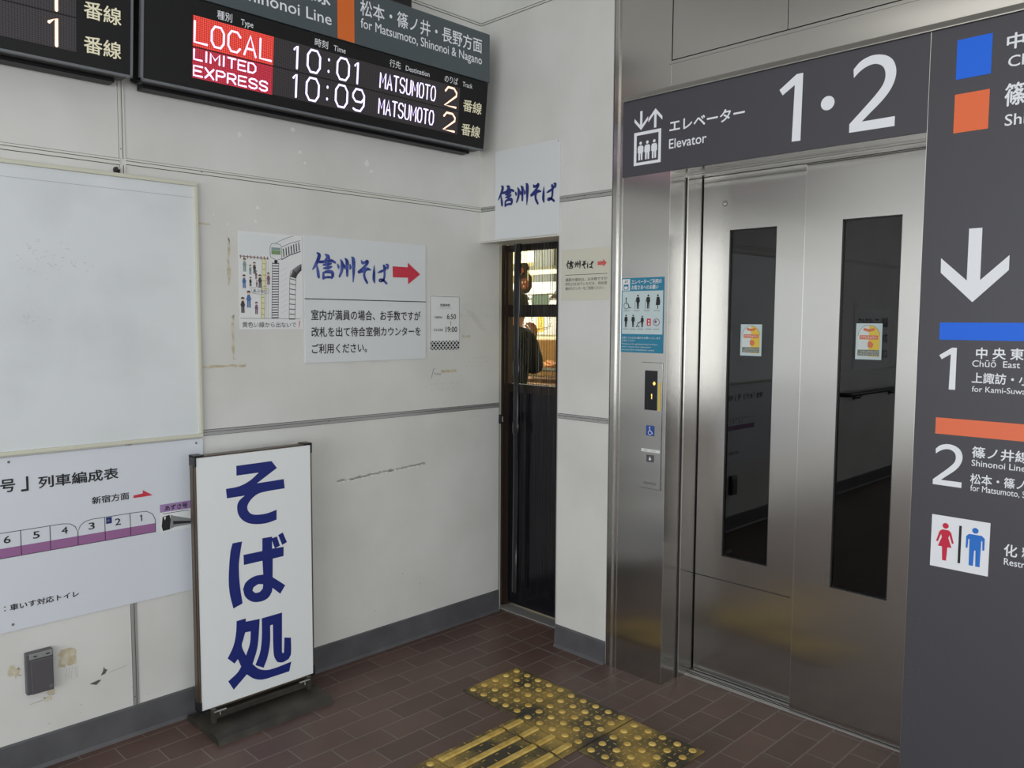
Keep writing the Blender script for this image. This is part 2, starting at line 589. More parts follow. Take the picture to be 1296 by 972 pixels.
def soften(pts, n=5, corner=42):
    """rounds the gentle bends of an outline and keeps its real corners"""
    N_ = len(pts)
    P = [Vector((p[0], p[1])) for p in pts]
    smooth = []
    for i in range(N_):
        a, c = P[i] - P[i - 1], P[(i + 1) % N_] - P[i]
        smooth.append(math.degrees(a.angle(c)) < corner and min(a.length, c.length) * 3.2 > max(a.length, c.length))
    out = []
    for i in range(N_):
        j = (i + 1) % N_
        d = P[j] - P[i]
        if not (smooth[i] or smooth[j]):
            out.append(tuple(P[i])); continue
        t0 = (P[j] - P[i - 1]).normalized() * d.length if smooth[i] else d
        t1 = (P[(j + 1) % N_] - P[i]).normalized() * d.length if smooth[j] else d
        for k in range(n):
            t = k / n
            q = P[i] * (2 * t**3 - 3 * t**2 + 1) + t0 * (t**3 - 2 * t**2 + t) + P[j] * (-2 * t**3 + 3 * t**2) + t1 * (t**3 - t**2)
            out.append(tuple(q))
    return out


def tag(o, label, cat, group=None, kind=None):
    if label: o['label'] = label
    if cat: o['category'] = cat
    if group: o['group'] = group
    if kind: o['kind'] = kind
    return o


def thing(name, label, cat, loc, group=None):
    o = bpy.data.objects.new(name, None)
    COL.objects.link(o)
    o.location = loc
    o.empty_display_size = 0.05
    ORG[o.name] = Vector(loc)
    return tag(o, label, cat, group)


def struct(name, mb, m=None, parent=None, smooth=False):
    o = mb.build(name, parent, m, smooth=smooth)
    if parent is None:
        o['kind'] = 'structure'
    return o


def one(fn, *a):
    b = MB(); fn(b, *a); return b


def mbox(*a, bev=0.0, m=None):
    b = MB()
    if m: b.use(m)
    b.box(*a, bev=bev)
    return b


# ================================================================== THE SETTING
# floor
b = MB(); b.box(FF, -9, -9, -0.1, 0.24, 0.0, 0.0); b.box(FF, 0.0, 0.0, -0.1, 0.24, 0.09, 0.0)
FLO = struct('floor', b, 'floor')
b = MB(); b.use('joint')
for q in (((-0.076, -0.25), (-0.076, -0.75)), ((-0.192, -0.75), (-0.192, -1.9)), ((-0.076, -0.75), (-0.192, -0.75)), ((0.122, -1.075), (0.122, -1.95)), ((0.0, -0.78), (0.0, -1.06)), ((0.0, -1.06), (0.145, -1.075))):
    b.ribbon(FF, q, 0.0006, 0.006, cap=False)
struct('joint', b, None, FLO)
b = MB(); b.box(FF, 0.24, -0.6, -0.1, 3.0, 3.6, -0.005); struct('floor_inner', b, 'base_grey')
b = MB(); b.box(FF, -9, -9, 3.4, 0.0, 0.0, 3.5); struct('ceiling', b, 'ceil')

# left wall (white enamel panels, runs behind the camera's left, ends at the shop door)
b = MB(); b.box(FL, -5.2, 0.0, -0.12, 0.125, 1.807, 0.0); b.box(FL, -5.2, 1.807, -0.12, 0.0, 3.4, 0.0)
wall_left = struct('wall_left', b, 'wall')
# skirting along the left wall
b = MB()
b.prism(Frame((-5.2, 0, 0), (0, -1, 0), (0, 0, 1)), [(0, 0), (0.012, 0), (0.006, 0.012), (0.004, 0.1), (0.0, 0.106)], -5.325, 0.0)
struct('baseboard_left', b, 'skirt')


def trim_h(name, fr, u0, u1, vc, h, mats=('alu', 'alu_dark'), d=0.004):
    b = MB()
    b.use(mats[0])
    b.box(fr, u0, vc - h / 2, 0, u1, vc - h * 0.12, d)
    b.box(fr, u0, vc + h * 0.12, 0, u1, vc + h / 2, d)
    b.box(fr, u0, vc - h * 0.12, 0, u1, vc + h * 0.12, d * 0.6)
    b.use(mats[1])
    b.box(fr, u0, vc + h / 2, 0, u1, vc + h / 2 + 0.0018, 0.0006)
    b.box(fr, u0, vc - h / 2 - 0.0018, 0, u1, vc - h / 2, 0.0006)
    b.box(fr, u0, vc + h * 0.12 - 0.0008, 0, u1, vc + h * 0.12 + 0.0008, d + 0.0002)
    for k in range(3):
        u = u0 + (u1 - u0) * (0.16 + 0.33 * k)
        b.disc(fr, u, vc, 0.0022, d + 0.0004, 8)
    return struct(name, b)


def trim_v(name, fr, uc, v0, v1, wd, mats=('alu', 'alu_dark'), d=0.003):
    b = MB()
    b.use(mats[0])
    b.box(fr, uc - wd / 2, v0, 0, uc - wd * 0.1, v1, d)
    b.box(fr, uc + wd * 0.1, v0, 0, uc + wd / 2, v1, d)
    b.box(fr, uc - wd * 0.1, v0, 0, uc + wd * 0.1, v1, d * 0.5)
    b.use(mats[1])
    b.box(fr, uc + wd * 0.1 - 0.0007, v0, 0, uc + wd * 0.1 + 0.0007, v1, d + 0.0002)
    b.box(fr, uc - wd / 2 - 0.0012, v0, 0, uc - wd / 2, v1, 0.0006)
    b.box(fr, uc + wd / 2, v0, 0, uc + wd / 2 + 0.0012, v1, 0.0006)
    b.disc(fr, uc - wd * 0.28, v0 + 0.03, 0.002, d + 0.0004, 8)
    return struct(name, b)


trim_h('trim_1', FL, -5.2, -1.617, 1.950, 0.019, ('alu_pale', 'alu_dark'))
trim_h('trim_2', FL, -1.597, -0.001, 1.9535, 0.018, ('alu_pale', 'alu_dark'))
trim_h('trim_3', FL, -5.2, 0.122, 1.0275, 0.019)
trim_h('trim_4', FL, -5.2, -0.001, 2.797, 0.014, ('alu_pale', 'alu_dark'))
trim_v('trim_5', FL, -1.607, 1.962, 3.4, 0.019, ('alu_pale', 'alu_dark'))
trim_v('trim_6', FL, -1.616, 0.106, 1.017, 0.018)
trim_v('trim_7', FL, -1.607, 1.038, 1.940, 0.019, ('alu_pale', 'alu_dark'))
trim_v('trim_8', FL, -3.45, 0.106, 1.017, 0.018)
trim_v('trim_9', FL, -3.45, 1.038, 1.940, 0.018)

# marks and old tape on the left wall
b = MB()
rnd = random.Random(3)


def blob(fr, u, v, ru, rv, n=12, jit=0.35, w=0.0007, r_=rnd):
    b.poly(fr, [(u + ru * math.cos(2 * math.pi * i / n) * (1 - jit * r_.random()), v + rv * math.sin(2 * math.pi * i / n) * (1 - jit * r_.random())) for i in range(n)], w)


def patch(fr, u0, v0, u1, v1, jit, w=0.0007, n=6, r_=rnd):
    pts = []
    for (a, c), (d, e) in (((u0, v0), (u1, v0)), ((u1, v0), (u1, v1)), ((u1, v1), (u0, v1)), ((u0, v1), (u0, v0))):
        for k in range(n):
            t = k / n
            pts.append((a + (d - a) * t + r_.uniform(-jit, jit), c + (e - c) * t + r_.uniform(-jit, jit)))
    b.poly(fr, pts, w)


b.use('tape')
patch(FL, -1.853, 0.309, -1.802, 0.362, 0.005)
patch(FL, -1.994, 0.315, -1.965, 0.349, 0.008)
patch(FL, -1.888, 0.228, -1.868, 0.244, 0.006)
patch(FL, -1.900, 0.212, -1.878, 0.226, 0.005)
patch(FL, -1.240, 1.290, -1.232, 1.450, 0.004, n=9)
patch(FL, -1.252, 1.560, -1.243, 1.730, 0.004, n=9)
patch(FL, -1.358, 1.770, -1.315, 1.776, 0.002)
patch(FL, -0.244, 1.198, -0.152, 1.212, 0.002)
patch(FL, -0.118, 1.358, -0.068, 1.368, 0.003)
patch(FL, -1.35, 1.262, -1.19, 1.269, 0.003, n=9)
b.use('scuff')
b.poly(FL, [(-1.764, 0.226), (-1.742, 0.216), (-1.726, 0.229), (-1.735, 0.231)], 0.0007)
b.poly(FL, [(-1.728, 0.243), (-1.714, 0.246), (-1.706, 0.258), (-1.714, 0.262), (-1.717, 0.271), (-1.720, 0.258)], 0.0007)
for k in range(26):
    u, v = rnd.uniform(-2.0, -0.1), rnd.uniform(0.13, 0.33)
    b.disc(FL, u, v, rnd.uniform(0.0008, 0.0022), 0.0007, 6)
b.ribbon(FL, [(-1.70, 0.247), (-1.67, 0.250), (-1.645, 0.254)], 0.0007, 0.0008)
b.ribbon(FL, [(-1.90, 0.218), (-1.94, 0.215)], 0.0007, 0.0008)
b.use('pencil')
# torn line left of the doorway and ghost scribbles of old notices
for k in range(40):
    u, v = -0.80 + 0.46 * k / 40, 0.772 + 0.022 * k / 40
    if rnd.random() < 0.15: continue
    patch(FL, u, v + rnd.uniform(-.003, .002), u + 0.0135, v + rnd.uniform(0.004, 0.010), 0.0012, 0.0007, 2)
b.use('patch')
for k in range(18): patch(FL, -0.80 + 0.024 * k, 0.766 + 0.00115 * k, -0.785 + 0.024 * k, 0.7715 + 0.00115 * k, 0.0012, 0.0007, 2)
b.use('pencil')
for (u0, v0, n, hh) in ((-0.05, 1.262, 9, 0.011), (-0.08, 1.243, 11, 0.011), (-0.10, 1.222, 10, 0.011), (-0.30, 1.150, 12, 0.012), (-0.26, 1.126, 9, 0.013),
                        (-0.08, 0.985, 10, 0.008), (-0.12, 1.51, 10, 0.02), (-0.12, 1.46, 11, 0.02), (-0.75, 1.258, 8, 0.006), (-0.62, 1.26, 14, 0.006)):
    for k in range(n):
        u = u0 + k * hh * 1.15
        if u > 0.1: break
        b.ribbon(FL, [(u + rnd.uniform(-.3, .3) * hh, v0 + rnd.uniform(-.5, .5) * hh) for _ in range(3)], 0.0007, 0.0012, cap=False)
for k in range(9):
    u = -0.11 + k * 0.011
    b.ribbon(FL, [(u, 1.50 - 0.011 * k), (u + 0.07, 1.47 - 0.011 * k + rnd.uniform(-.005, .005))], 0.0007, 0.0009, cap=False)
for k in range(5):
    u = -1.83 + k * 0.008
    b.ribbon(FL, [(u, 0.30), (u + rnd.uniform(-.006, .006), 0.262)], 0.0007, 0.0008, cap=False)
b.use('black_ink')
b.ribbon(FL, [(-0.302, 1.178), (-0.286, 1.222)], 0.0007, 0.002)
b.ribbon(FL, [(-0.286, 1.20), (-0.272, 1.194)], 0.0007, 0.002)
for k in range(4):
    b.ribbon(FL, [(-0.268 + k * .006, 1.198), (-0.266 + k * .006, 1.190)], 0.0007, 0.0018, cap=False)
b.use('patch')
for (u, v, s_) in ((-1.195, 2.105, 0.012), (-0.98, 2.16, 0.012), (-0.95, 2.08, 0.009), (-0.93, 2.04, 0.008), (-0.64, 2.08, 0.018), (-0.62, 2.05, 0.011), (-1.14, 1.80, 0.008), (-1.30, 1.81, 0.004), (-1.25, 1.78, 0.005), (-1.13, 1.85, .01)):
    blob(FL, u, v, s_, s_, jit=0.6)
struct('stain', b, None, wall_left)

# lift-side wall: header above the shop door, white panel beside it
b = MB()
b.box(FR, 0.0, 1.807, -0.24, 0.495, 3.4, 0.0)
b.box(FR, 0.495, 0.0, -0.24, 0.774, 3.4, 0.0)
wall_right = struct('wall_right', b, 'wall')
b = MB(); b.use('alu_pale')
b.box(FR, -0.001, 1.800, -0.02, 0.499, 1.8085, 0.006)
b.box(FR, 0.0, 1.8035, -0.23, 0.493, 1.8065, -0.02)
b.use('alu_dark')
for k in range(34):
    b.rect(FR, 0.012 + k * 0.0142, 1.8035, 0.012 + k * 0.0142 + 0.005, 1.806, 0.0064)
struct('trim_10', b)
b = MB(); b.box(FR, 0.4905, 0, -0.2, 0.495, 1.803, 0.0005); struct('trim_11', b, 'alu')
trim_h('trim_12', FR, 0.498, 0.773, 1.9535, 0.022)
trim_h('trim_13', FR, 0.001, 0.102, 1.9535, 0.018)
trim_h('trim_14', FR, 0.496, 0.773, 1.0275, 0.019)
trim_h('trim_15', FR, 0.001, 0.773, 2.797, 0.014, ('alu_pale', 'alu_dark'))
b = MB(); b.box(FR, -0.0005, 1.808, 0, 0.003, 3.4, 0.003); struct('trim_16', b, 'alu_pale')
b = MB(); b.prism(Frame((0, -0.493, 0), (-1, 0, 0), (0, 0, 1)), [(0, 0), (0.016, 0), (0.008, 0.012), (0.004, 0.09), (0.0, 0.099)], -0.281, 0.0)
struct('baseboard_right', b, 'skirt')

# lift surround in brushed stainless steel
b = MB()
b.use('steel_dark'); b.box(FR, 0.774, 0, -0.22, 0.783, 3.4, -0.004)
b.use('steel'); b.box(FR, 0.781, 0, -0.22, 0.800, 3.4, 0.002)
b.use('steel_bright'); b.box(FR, 0.800, 0, -0.1, 0.8035, 3.4, 0.004)
b.use('steel'); b.box(FR, 0.8035, 0, -0.1, 0.824, 3.4, -0.004)
struct('trim_17', b)
b = MB(); b.use('steel')
b.box(FR, 0.824, 0, -0.106, 1.052, 2.292, 0.0)
struct('column', b).data.materials[0] = M['steel']
b = MB(); b.use('steel_bright'); b.box(FR, 0.8245, 0, -0.05, 0.8285, 2.003, 0.002); b.box(FR, 1.0505, 0.0, -0.002, 1.0525, 2.003, 0.0006)
struct('trim_18', b)
# inner jamb and the lintel steps
b = MB(); b.use('steel')
b.box(FR, 0.95, 0, -0.24, 1.0625, 1.9915, -0.1095)
b.use('steel_bright'); b.box(FR, 1.0600, 0, -0.109, 1.0632, 1.9915, -0.1065)
b.use('steel_dark'); b.box(FR, 1.045, 0.0, -0.109, 1.0545, 1.9915, -0.1062)
struct('jamb', b)
b = MB(); b.use('steel')
b.box(FR, 1.052, 2.003, -0.106, 2.6, 2.292, 0.0)
b.box(FR, 1.052, 1.9915, -0.24, 2.6, 2.2, -0.1065)
b.use('steel_dark'); b.box(FR, 1.0635, 1.9905, -0.158, 1.974, 1.9916, -0.150)
b.box(FR, 1.0635, 1.998, -0.108, 1.974, 1.9992, -0.1062)
struct('lintel', b)
b = MB(); b.use('steel')
b.prism(Frame((0, 0, 0), (-1, 0, 0), (0, 0, 1)), [(0.0, 2.292), (0.014, 2.292), (0.014, 2.295), (0.0, 2.316)], -3.6, -0.824)
struct('trim_19', b)
b = MB(); b.use('steel')
b.box(FR, 0.824, 2.316, -0.1, 1.0465, 3.4, 0.0)
b.box(FR, 1.0465, 2.316, -0.1, 3.6, 2.4075, 0.0)
b.box(FR, 1.0505, 2.4115, -0.1, 1.503, 3.4, -0.001)
b.box(FR, 1.5055, 2.4115, -0.1, 3.6, 3.4, -0.001)
b.use('steel_dark')
b.box(FR, 1.0465, 2.4075, -0.1, 3.6, 2.4115, -0.02)
b.box(FR, 1.0465, 2.4115, -0.1, 1.0505, 3.4, -0.02)
b.box(FR, 1.503, 2.4115, -0.1, 1.5055, 3.4, -0.02)
b.box(FR, 1.035, 2.3955, 0, 3.6, 2.3962, 0.0004)
b.use('steel_bright'); b.box(FR, 1.0455, 2.316, 0.0, 1.047, 2.3955, 0.0005); b.box(FR, 1.5015, 2.4115, -0.002, 1.503, 3.4, 0.0)
struct('wall_front', b)
# right jamb of the lift, mostly behind the route panel
b = MB(); b.use('steel'); b.box(FR, 1.975, 0, -0.24, 3.6, 2.003, -0.004); struct('column_far', b)
# sill and its grooves
b = MB(); b.use('alu')
b.box(FR, 1.062, -0.02, -0.26, 1.975, 0.004, -0.155)
b.use('steel_dark')
for w in (-0.175, -0.188, -0.214): b.box(FR, 1.062, 0.003, w - 0.003, 1.975, 0.0046, w + 0.003)
struct('sill', b)

# lift car behind the glass
b = MB(); b.use('car')
b.box(FR, 1.0, -0.05, -1.7, 2.05, 0.0, -0.27)
b.box(FR, 1.0, 0, -1.72, 2.05, 2.3, -1.7)
b.box(FR, 0.98, 0, -1.7, 1.0, 2.3, -0.27); b.box(FR, 2.05, 0, -1.7, 2.07, 2.3, -0.27); b.box(FR, 1.0, 2.28, -1.7, 2.05, 2.3, -0.27)
struct('wall_inner', b)


def lift_door(name, u0, u1, x, gu0, gu1, gv0, gv1, vt):
    fr = Frame((x, 0, 0), (0, -1, 0), (0, 0, 1))
    root = thing(name, None, None, (x, -(u0 + u1) / 2, 0.006)); root['kind'] = 'structure'
    b = MB(); b.use('steel')
    b.box(fr, u0, 0.008, -0.035, gu0, vt, 0); b.box(fr, gu1, 0.008, -0.035, u1, vt, 0)
    b.box(fr, gu0, 0.008, -0.035, gu1, gv0, 0); b.box(fr, gu0, gv1, -0.035, gu1, vt, 0)
    b.build('leaf', root)
    b = MB(); b.box(fr, gu0 - 0.002, gv0 - 0.002, -0.016, gu1 + 0.002, gv1 + 0.002, -0.010); b.build('glass_pane', root, 'glass_lift')
    b = MB(); t = 0.004
    for q in ((gu0, gv0, gu0 + t, gv1), (gu1 - t, gv0, gu1, gv1), (gu0, gv0, gu1, gv0 + t), (gu0, gv1 - t, gu1, gv1)):
        b.box(fr, q[0], q[1], -0.012, q[2], q[3], -0.003)
    b.build('gasket', root, 'black_plastic')
    return root, fr


d2, fd1 = lift_door('door_2', 1.068, 1.520, 0.210, 1.186, 1.380, 0.509, 1.790, 1.9915)
b = MB(); b.use('steel_dark'); b.rect(fd1, 1.068, 0.410, 1.478, 0.4135, 0.0005); b.build('seam', d2)
b = MB(); b.use('steel_dark'); b.disc(fd1, 1.162, 1.893, 0.0105, 0.0006); b.use('steel_bright'); b.disc(fd1, 1.162, 1.893, 0.0078, 0.0009)
b.use('black_ink'); b.poly(fd1, [(1.157, 1.897), (1.167, 1.897), (1.163, 1.893), (1.163, 1.888), (1.161, 1.888), (1.161, 1.893)], 0.0012); b.build('keyhole_badge', d2)
d3, fd2 = lift_door('door_3', 1.508, 1.972, 0.168, 1.642, 1.838, 0.501, 1.789, 1.9915)
b = MB(); b.use('steel_bright'); b.box(fd2, 1.507, 0.008, -0.03, 1.5085, 1.99, 0.0004); b.build('edge_strip', d3)

# shop room behind the sliding door
b = MB()
b.box(FF, 3.0, -0.6, 0, 3.1, 3.6, 2.5); b.box(FF, 0.3, 3.5, 0, 3.0, 3.6, 2.5)
b.box(FF, 0.3, -0.7, 0, 3.0, -0.6, 2.5); b.box(FF, 0.2, 0.125, 0, 0.3, 3.6, 2.5)
struct('wall_back', b, 'shopwall')
b = MB(); b.box(FF, 0.24, -0.7, 2.5, 3.1, 3.6, 2.6); struct('ceiling_inner', b, 'shopwall')

# ================================================================== STATION THINGS
# ---- departure boards (leaning LED face below an upright header)
LED = {'0': [[(0, .25), (0, .75), (.25, 1), (.75, 1), (1, .75), (1, .25), (.75, 0), (.25, 0), (0, .25)]],
       '1': [[(.05, .82), (.45, 1), (.45, 0)]],
       '2': [[(0, .78), (.22, 1), (.75, 1), (1, .8), (1, .62), (0, .0), (1, 0)]],
       '9': [[(.08, .06), (.3, 0), (.7, 0), (1, .28), (1, .75), (.75, 1), (.25, 1), (0, .75), (0, .6), (.25, .42), (.75, .42), (1, .62)]],
       ':': [[(.5, .74), (.5, .78)], [(.5, .2), (.5, .24)]],
       'L': [[(0, 1), (0, 0), (1, 0)]], 'O': [[(0, .25), (0, .75), (.25, 1), (.75, 1), (1, .75), (1, .25), (.75, 0), (.25, 0), (0, .25)]],
       'C': [[(1, .8), (.75, 1), (.25, 1), (0, .75), (0, .25), (.25, 0), (.75, 0), (1, .2)]],
       'A': [[(0, 0), (.5, 1), (1, 0)], [(.2, .33), (.8, .33)]], 'I': [[(.5, 0), (.5, 1)]],
       'M': [[(0, 0), (0, 1), (.5, .35), (1, 1), (1, 0)]], 'T': [[(0, 1), (1, 1)], [(.5, 1), (.5, 0)]],
       'E': [[(1, 1), (0, 1), (0, 0), (1, 0)], [(0, .52), (.85, .52)]], 'D': [[(0, 0), (0, 1), (.65, 1), (1, .72), (1, .28), (.65, 0), (0, 0)]],
       'X': [[(0, 0), (1, 1)], [(0, 1), (1, 0)]], 'P': [[(0, 0), (0, 1), (.75, 1), (1, .85), (1, .62), (.75, .47), (0, .47)]],
       'R': [[(0, 0), (0, 1), (.75, 1), (1, .85), (1, .62), (.75, .47), (0, .47)], [(.5, .47), (1, 0)]],
       'S': [[(1, .85), (.75, 1), (.25, 1), (0, .82), (0, .65), (.25, .53), (.75, .47), (1, .35), (1, .15), (.75, 0), (.25, 0), (0, .15)]],
       'U': [[(0, 1), (0, .22), (.25, 0), (.75, 0), (1, .22), (1, 1)]]}
WID = {'I': .35, '1': .6, ':': .45, 'M': 1.15}


def led_text(b, fr, body, u0, v0, u1, v1, sw, gap=0.38, w=0.0016):
    sw *= 0.86
    tot = sum(WID.get(c, 1) for c in body) + gap * (len(body) - 1)
    k = (u1 - u0 - sw) / tot
    u = u0 + sw / 2
    b.new()
    for c in body:
        cw = WID.get(c, 1) * k
        for st in LED[c]:
            b.ribbon(fr, [(u + x * cw, v0 + sw / 2 + y * (v1 - v0 - sw)) for x, y in st], w, sw)
        u += cw + gap * k


YB, ZB, YM, ZM, ZT = -0.120, 2.194, -0.150, 2.484, 2.692
FACE = Frame((0, YB, ZB), (1, 0, 0), (0, YM - YB, ZM - ZB))
FH = 0.2916
HEAD = Frame((0, -0.155, 0), (1, 0, 0), (0, 0, 1))


def departure_board(u0, u1, label):
    root = thing('departure_board', label, 'departure board', ((u0 + u1) / 2, -0.06, ZB), 'station departure boards')
    b = MB(); b.use('lcd_black2')
    side = Frame((0, 0, 0), (0, -1, 0), (0, 0, 1))     # n = -x
    b.prism(side, [(0.004, 2.50), (0.004, 2.215), (0.055, 2.196), (0.108, 2.196), (-YM - 0.012, ZM), (0.13, 2.50)], -(u1 - 0.012), -(u0 + 0.012))
    b.box(FL, u0 + 0.03, 2.186, 0.012, u1 - 0.034, 2.215, 0.062)
    b.build('housing', root)
    b = MB(); b.use('lcd_black'); b.box(FACE, u0 + 0.008, 0.006, -0.012, u1 - 0.003, FH - 0.002, 0.0)
    b.build('display_face', root)
    b = MB(); b.use('grey_lip')
    b.box(FACE, u0, 0.0, -0.016, u1, 0.007, 0.003)
    b.box(FACE, u0, 0.0, -0.016, u0 + 0.008, FH, 0.003)
    if u1 < -1: b.box(FACE, u1 - 0.007, 0.0, -0.016, u1, FH, 0.003)
    b.build('frame', root)
    b = MB(); b.use('sign_grey'); b.box(FL, u0, ZM + 0.002, 0.01, u1 + 0.002, ZT, 0.155, bev=0.001)
    b.build('header_panel', root)
    return root


bd = departure_board(-1.588, -0.095, 'black departure board with a red block and two rows of lit departure times')
b = MB(); b.use('orange_led'); b.rect(HEAD, -0.876, ZM + 0.003, -0.801, ZT, 0.0008); b.build('orange_stripe', bd)
b = MB(); b.use('white_ink')
b.text(HEAD, '松本・篠ノ井・長野方面', -0.773, 2.599, -0.141, 2.660, 0.012)
b.text(HEAD, 'for Matsumoto, Shinonoi & Nagano', -0.772, 2.553, -0.141, 2.588, 0.008, base=True)
b.text(HEAD, 'Shinonoi Line', -1.262, 2.527, -0.902, 2.567, 0.008, base=True)
b.text(HEAD, '篠ノ井線', -1.252, 2.592, -0.906, 2.667, 0.012)
b.text(HEAD, '中央本線・', -1.58, 2.592, -1.28, 2.667, 0.012)
b.text(HEAD, 'Chuo Line ·', -1.57, 2.527, -1.30, 2.567, 0.008, base=True)
for x0, s1, x1, x2, s2, x3 in ((-1.341, '種別', -1.288, -1.256, 'Type', -1.211), (-0.968, '時刻', -0.913, -0.888, 'Time', -0.836), (-0.631, '行先', -0.576, -0.551, 'Destination', -0.428), (-0.346, 'のりば', -0.273, -0.245, 'Track', -0.189)):
    b.text(FACE, s1, x0, 0.2475, x1, 0.2755, 0.006)
    b.text(FACE, s2, x2, 0.2495, x3, 0.2685, 0.006, base=True)
b.build('white_lettering', bd)
b = MB(); b.use('led_dark'); b.rect(FACE, -1.131, 0.143, -0.257, 0.239, 0.0008); b.rect(FACE, -1.131, 0.044, -0.257, 0.1395, 0.0008)
b.use('led_red'); b.rect(FACE, -1.422, 0.142, -1.132, 0.239, 0.0009)
b.use('led_crimson'); b.rect(FACE, -1.422, 0.042, -1.132, 0.1385, 0.0009)
scr = b.build('led_screen', bd)
b = MB(); b.use('led_white')
led_text(b, FACE, 'LOCAL', -1.420, 0.152, -1.137, 0.224, 0.0085)
led_text(b, FACE, 'LIMITED', -1.420, 0.098, -1.195, 0.135, 0.0072)
led_text(b, FACE, 'EXPRESS', -1.420, 0.047, -1.149, 0.084, 0.0072)
led_text(b, FACE, '10:01', -1.056, 0.149, -0.757, 0.234, 0.0095, 0.5)
led_text(b, FACE, '10:09', -1.056, 0.049, -0.739, 0.136, 0.0095, 0.5)
led_text(b, FACE, 'MATSUMOTO', -0.675, 0.157, -0.389, 0.219, 0.0072, 0.42)
led_text(b, FACE, 'MATSUMOTO', -0.675, 0.059, -0.391, 0.121, 0.0072, 0.42)
b.use('led_peach')
led_text(b, FACE, '2', -0.342, 0.150, -0.272, 0.234, 0.010)
led_text(b, FACE, '2', -0.342, 0.050, -0.272, 0.130, 0.010)
b.build('lit_text', scr)
b = MB(); b.use('cream_ink')
b.text(FACE, '番線', -0.234, 0.150, -0.126, 0.199, 0.014)
b.text(FACE, '番線', -0.234, 0.050, -0.126, 0.099, 0.014)
b.build('cream_lettering', bd)
b = MB(); b.use('black_plastic'); b.box(FL, -0.90, ZT - 0.002, 0.02, -0.525, ZT + 0.10, 0.156, bev=0.004); b.build('hanger_box', bd)

bd1 = departure_board(-3.10, -1.612, 'black departure board showing track number 1 twice over the whiteboard')
b = MB(); b.use('led_dark'); b.rect(FACE, -2.66, 0.141, -1.776, 0.239, 0.0008); b.rect(FACE, -2.66, 0.042, -1.776, 0.1375, 0.0008)
scr = b.build('led_screen', bd1)
b = MB(); b.use('led_peach')
led_text(b, FACE, '1', -1.856, 0.143, -1.798, 0.228, 0.0105); led_text(b, FACE, '1', -1.856, 0.043, -1.798, 0.128, 0.0105)
b.build('lit_text', scr)
b = MB(); b.use('cream_ink')
b.text(FACE, '番線', -1.754, 0.147, -1.647, 0.197, 0.014); b.text(FACE, '番線', -1.754, 0.047, -1.647, 0.097, 0.014)
b.build('cream_lettering', bd1)

# ---- whiteboard
wb = thing('whiteboard', 'blank wiped whiteboard in a thin beige frame on the white wall', 'whiteboard', (-2.27, -0.01, 1.017))
x0, x1, z0, z1 = -3.19, -1.363, 1.016, 1.911
b = MB(); b.use('wb'); b.box(FL, x0 + 0.006, z0 + 0.006, 0.002, x1 - 0.006, z1 - 0.006, 0.010); pn = b.build('writing_surface', wb)
b = MB(); b.use('cream'); t = 0.013
for q in ((x0, z0, x1, z0 + t), (x0, z1 - t, x1, z1), (x0, z0 + t, x0 + t, z1 - t), (x1 - t, z0 + t, x1, z1 - t)):
    b.box(FL, q[0], q[1], 0.001, q[2], q[3], 0.018, bev=0.003)
b.use('bronze')
for q in ((x0, z0 - 0.0015, x1, z0), (x0, z1, x1, z1 + 0.0015), (x1, z0, x1 + 0.0015, z1)): b.box(FL, *q[:2], 0.0, *q[2:], 0.006)
b.build('frame', wb)
b = MB(); b.use('grey_ink'); b.rect(FL, x0 + 0.014, 1.8585, x1 - 0.014, 1.8592, 0.0106)
rr = random.Random(5)
b.use('pencil')
for k in range(46):
    u, v = rr.gauss(-1.84, 0.05), rr.gauss(1.615, 0.025)
    b.ribbon(FL, [(u, v), (u + rr.uniform(.002, .012), v + rr.uniform(-.006, .002))], 0.0106, 0.0009, cap=False)
for k in range(20):
    u, v = rr.gauss(-1.90, 0.02), rr.gauss(1.44, 0.012)
    b.ribbon(FL, [(u, v), (u + rr.uniform(.002, .009), v + rr.uniform(-.004, .004))], 0.0106, 0.0008, cap=False)
b.build('marker_smudges', pn)
b = MB(); b.use('black_plastic'); b.dome(FL, -1.628, 1.921, 0.011, 0.016, 0.004); b.box(FL, -1.634, 1.905, 0.004, -1.622, 1.922, 0.014); b.use('alu'); b.disc(FL, -1.625, 1.926, 0.004, 0.02)
b.build('clip', wb)

# ---- train formation chart
ch = thing('train_formation_chart', 'white chart of purple train carriages numbered 1 to 6 screwed below the whiteboard', 'chart', (-2.28, -0.004, 0.466))
b = MB(); b.use('chart_white'); b.box(FL, -3.20, 0.466, 0.001, -1.361, 1.010, 0.006, bev=0.001); pn = b.build('panel', ch)
G = off(FL, 0.0062)
b = MB(); b.use('black_ink')
b.text(G, '」', -1.940, 0.901, -1.921, 0.945, 0.02)
b.text(G, '号', -1.996, 0.904, -1.957, 0.943, 0.026)
b.text(G, '列車編成表', -1.892, 0.903, -1.654, 0.940, 0.026)
b.text(G, '特急「あずさ', -2.30, 0.904, -2.03, 0.943, 0.026)
b.text(G, '新宿方面', -1.738, 0.828, -1.622, 0.852, 0.022)
b.text(G, '：', -2.000, 0.535, -1.996, 0.550, 0.01)
b.text(G, '車いす対応トイレ', -1.984, 0.532, -1.788, 0.552, 0.022)
for s_, u in (('6', -1.984), ('5', -1.904), ('4', -1.823), ('3', -1.742), ('2', -1.660), ('1', -1.583)):
    if s_ == '1':
        b.new(); b.poly(G, [(u + 0.002, 0.746), (u + 0.002, 0.768), (u - 0.0012, 0.768), (u - 0.006, 0.7635), (u - 0.0045, 0.7615), (u - 0.0015, 0.764), (u - 0.0015, 0.746)], 0.001)
    else:
        b.text(G, s_, u - 0.009, 0.746, u + 0.009, 0.768, 0.012)
b.build('black_lettering', pn)
b = MB(); b.use('purple')
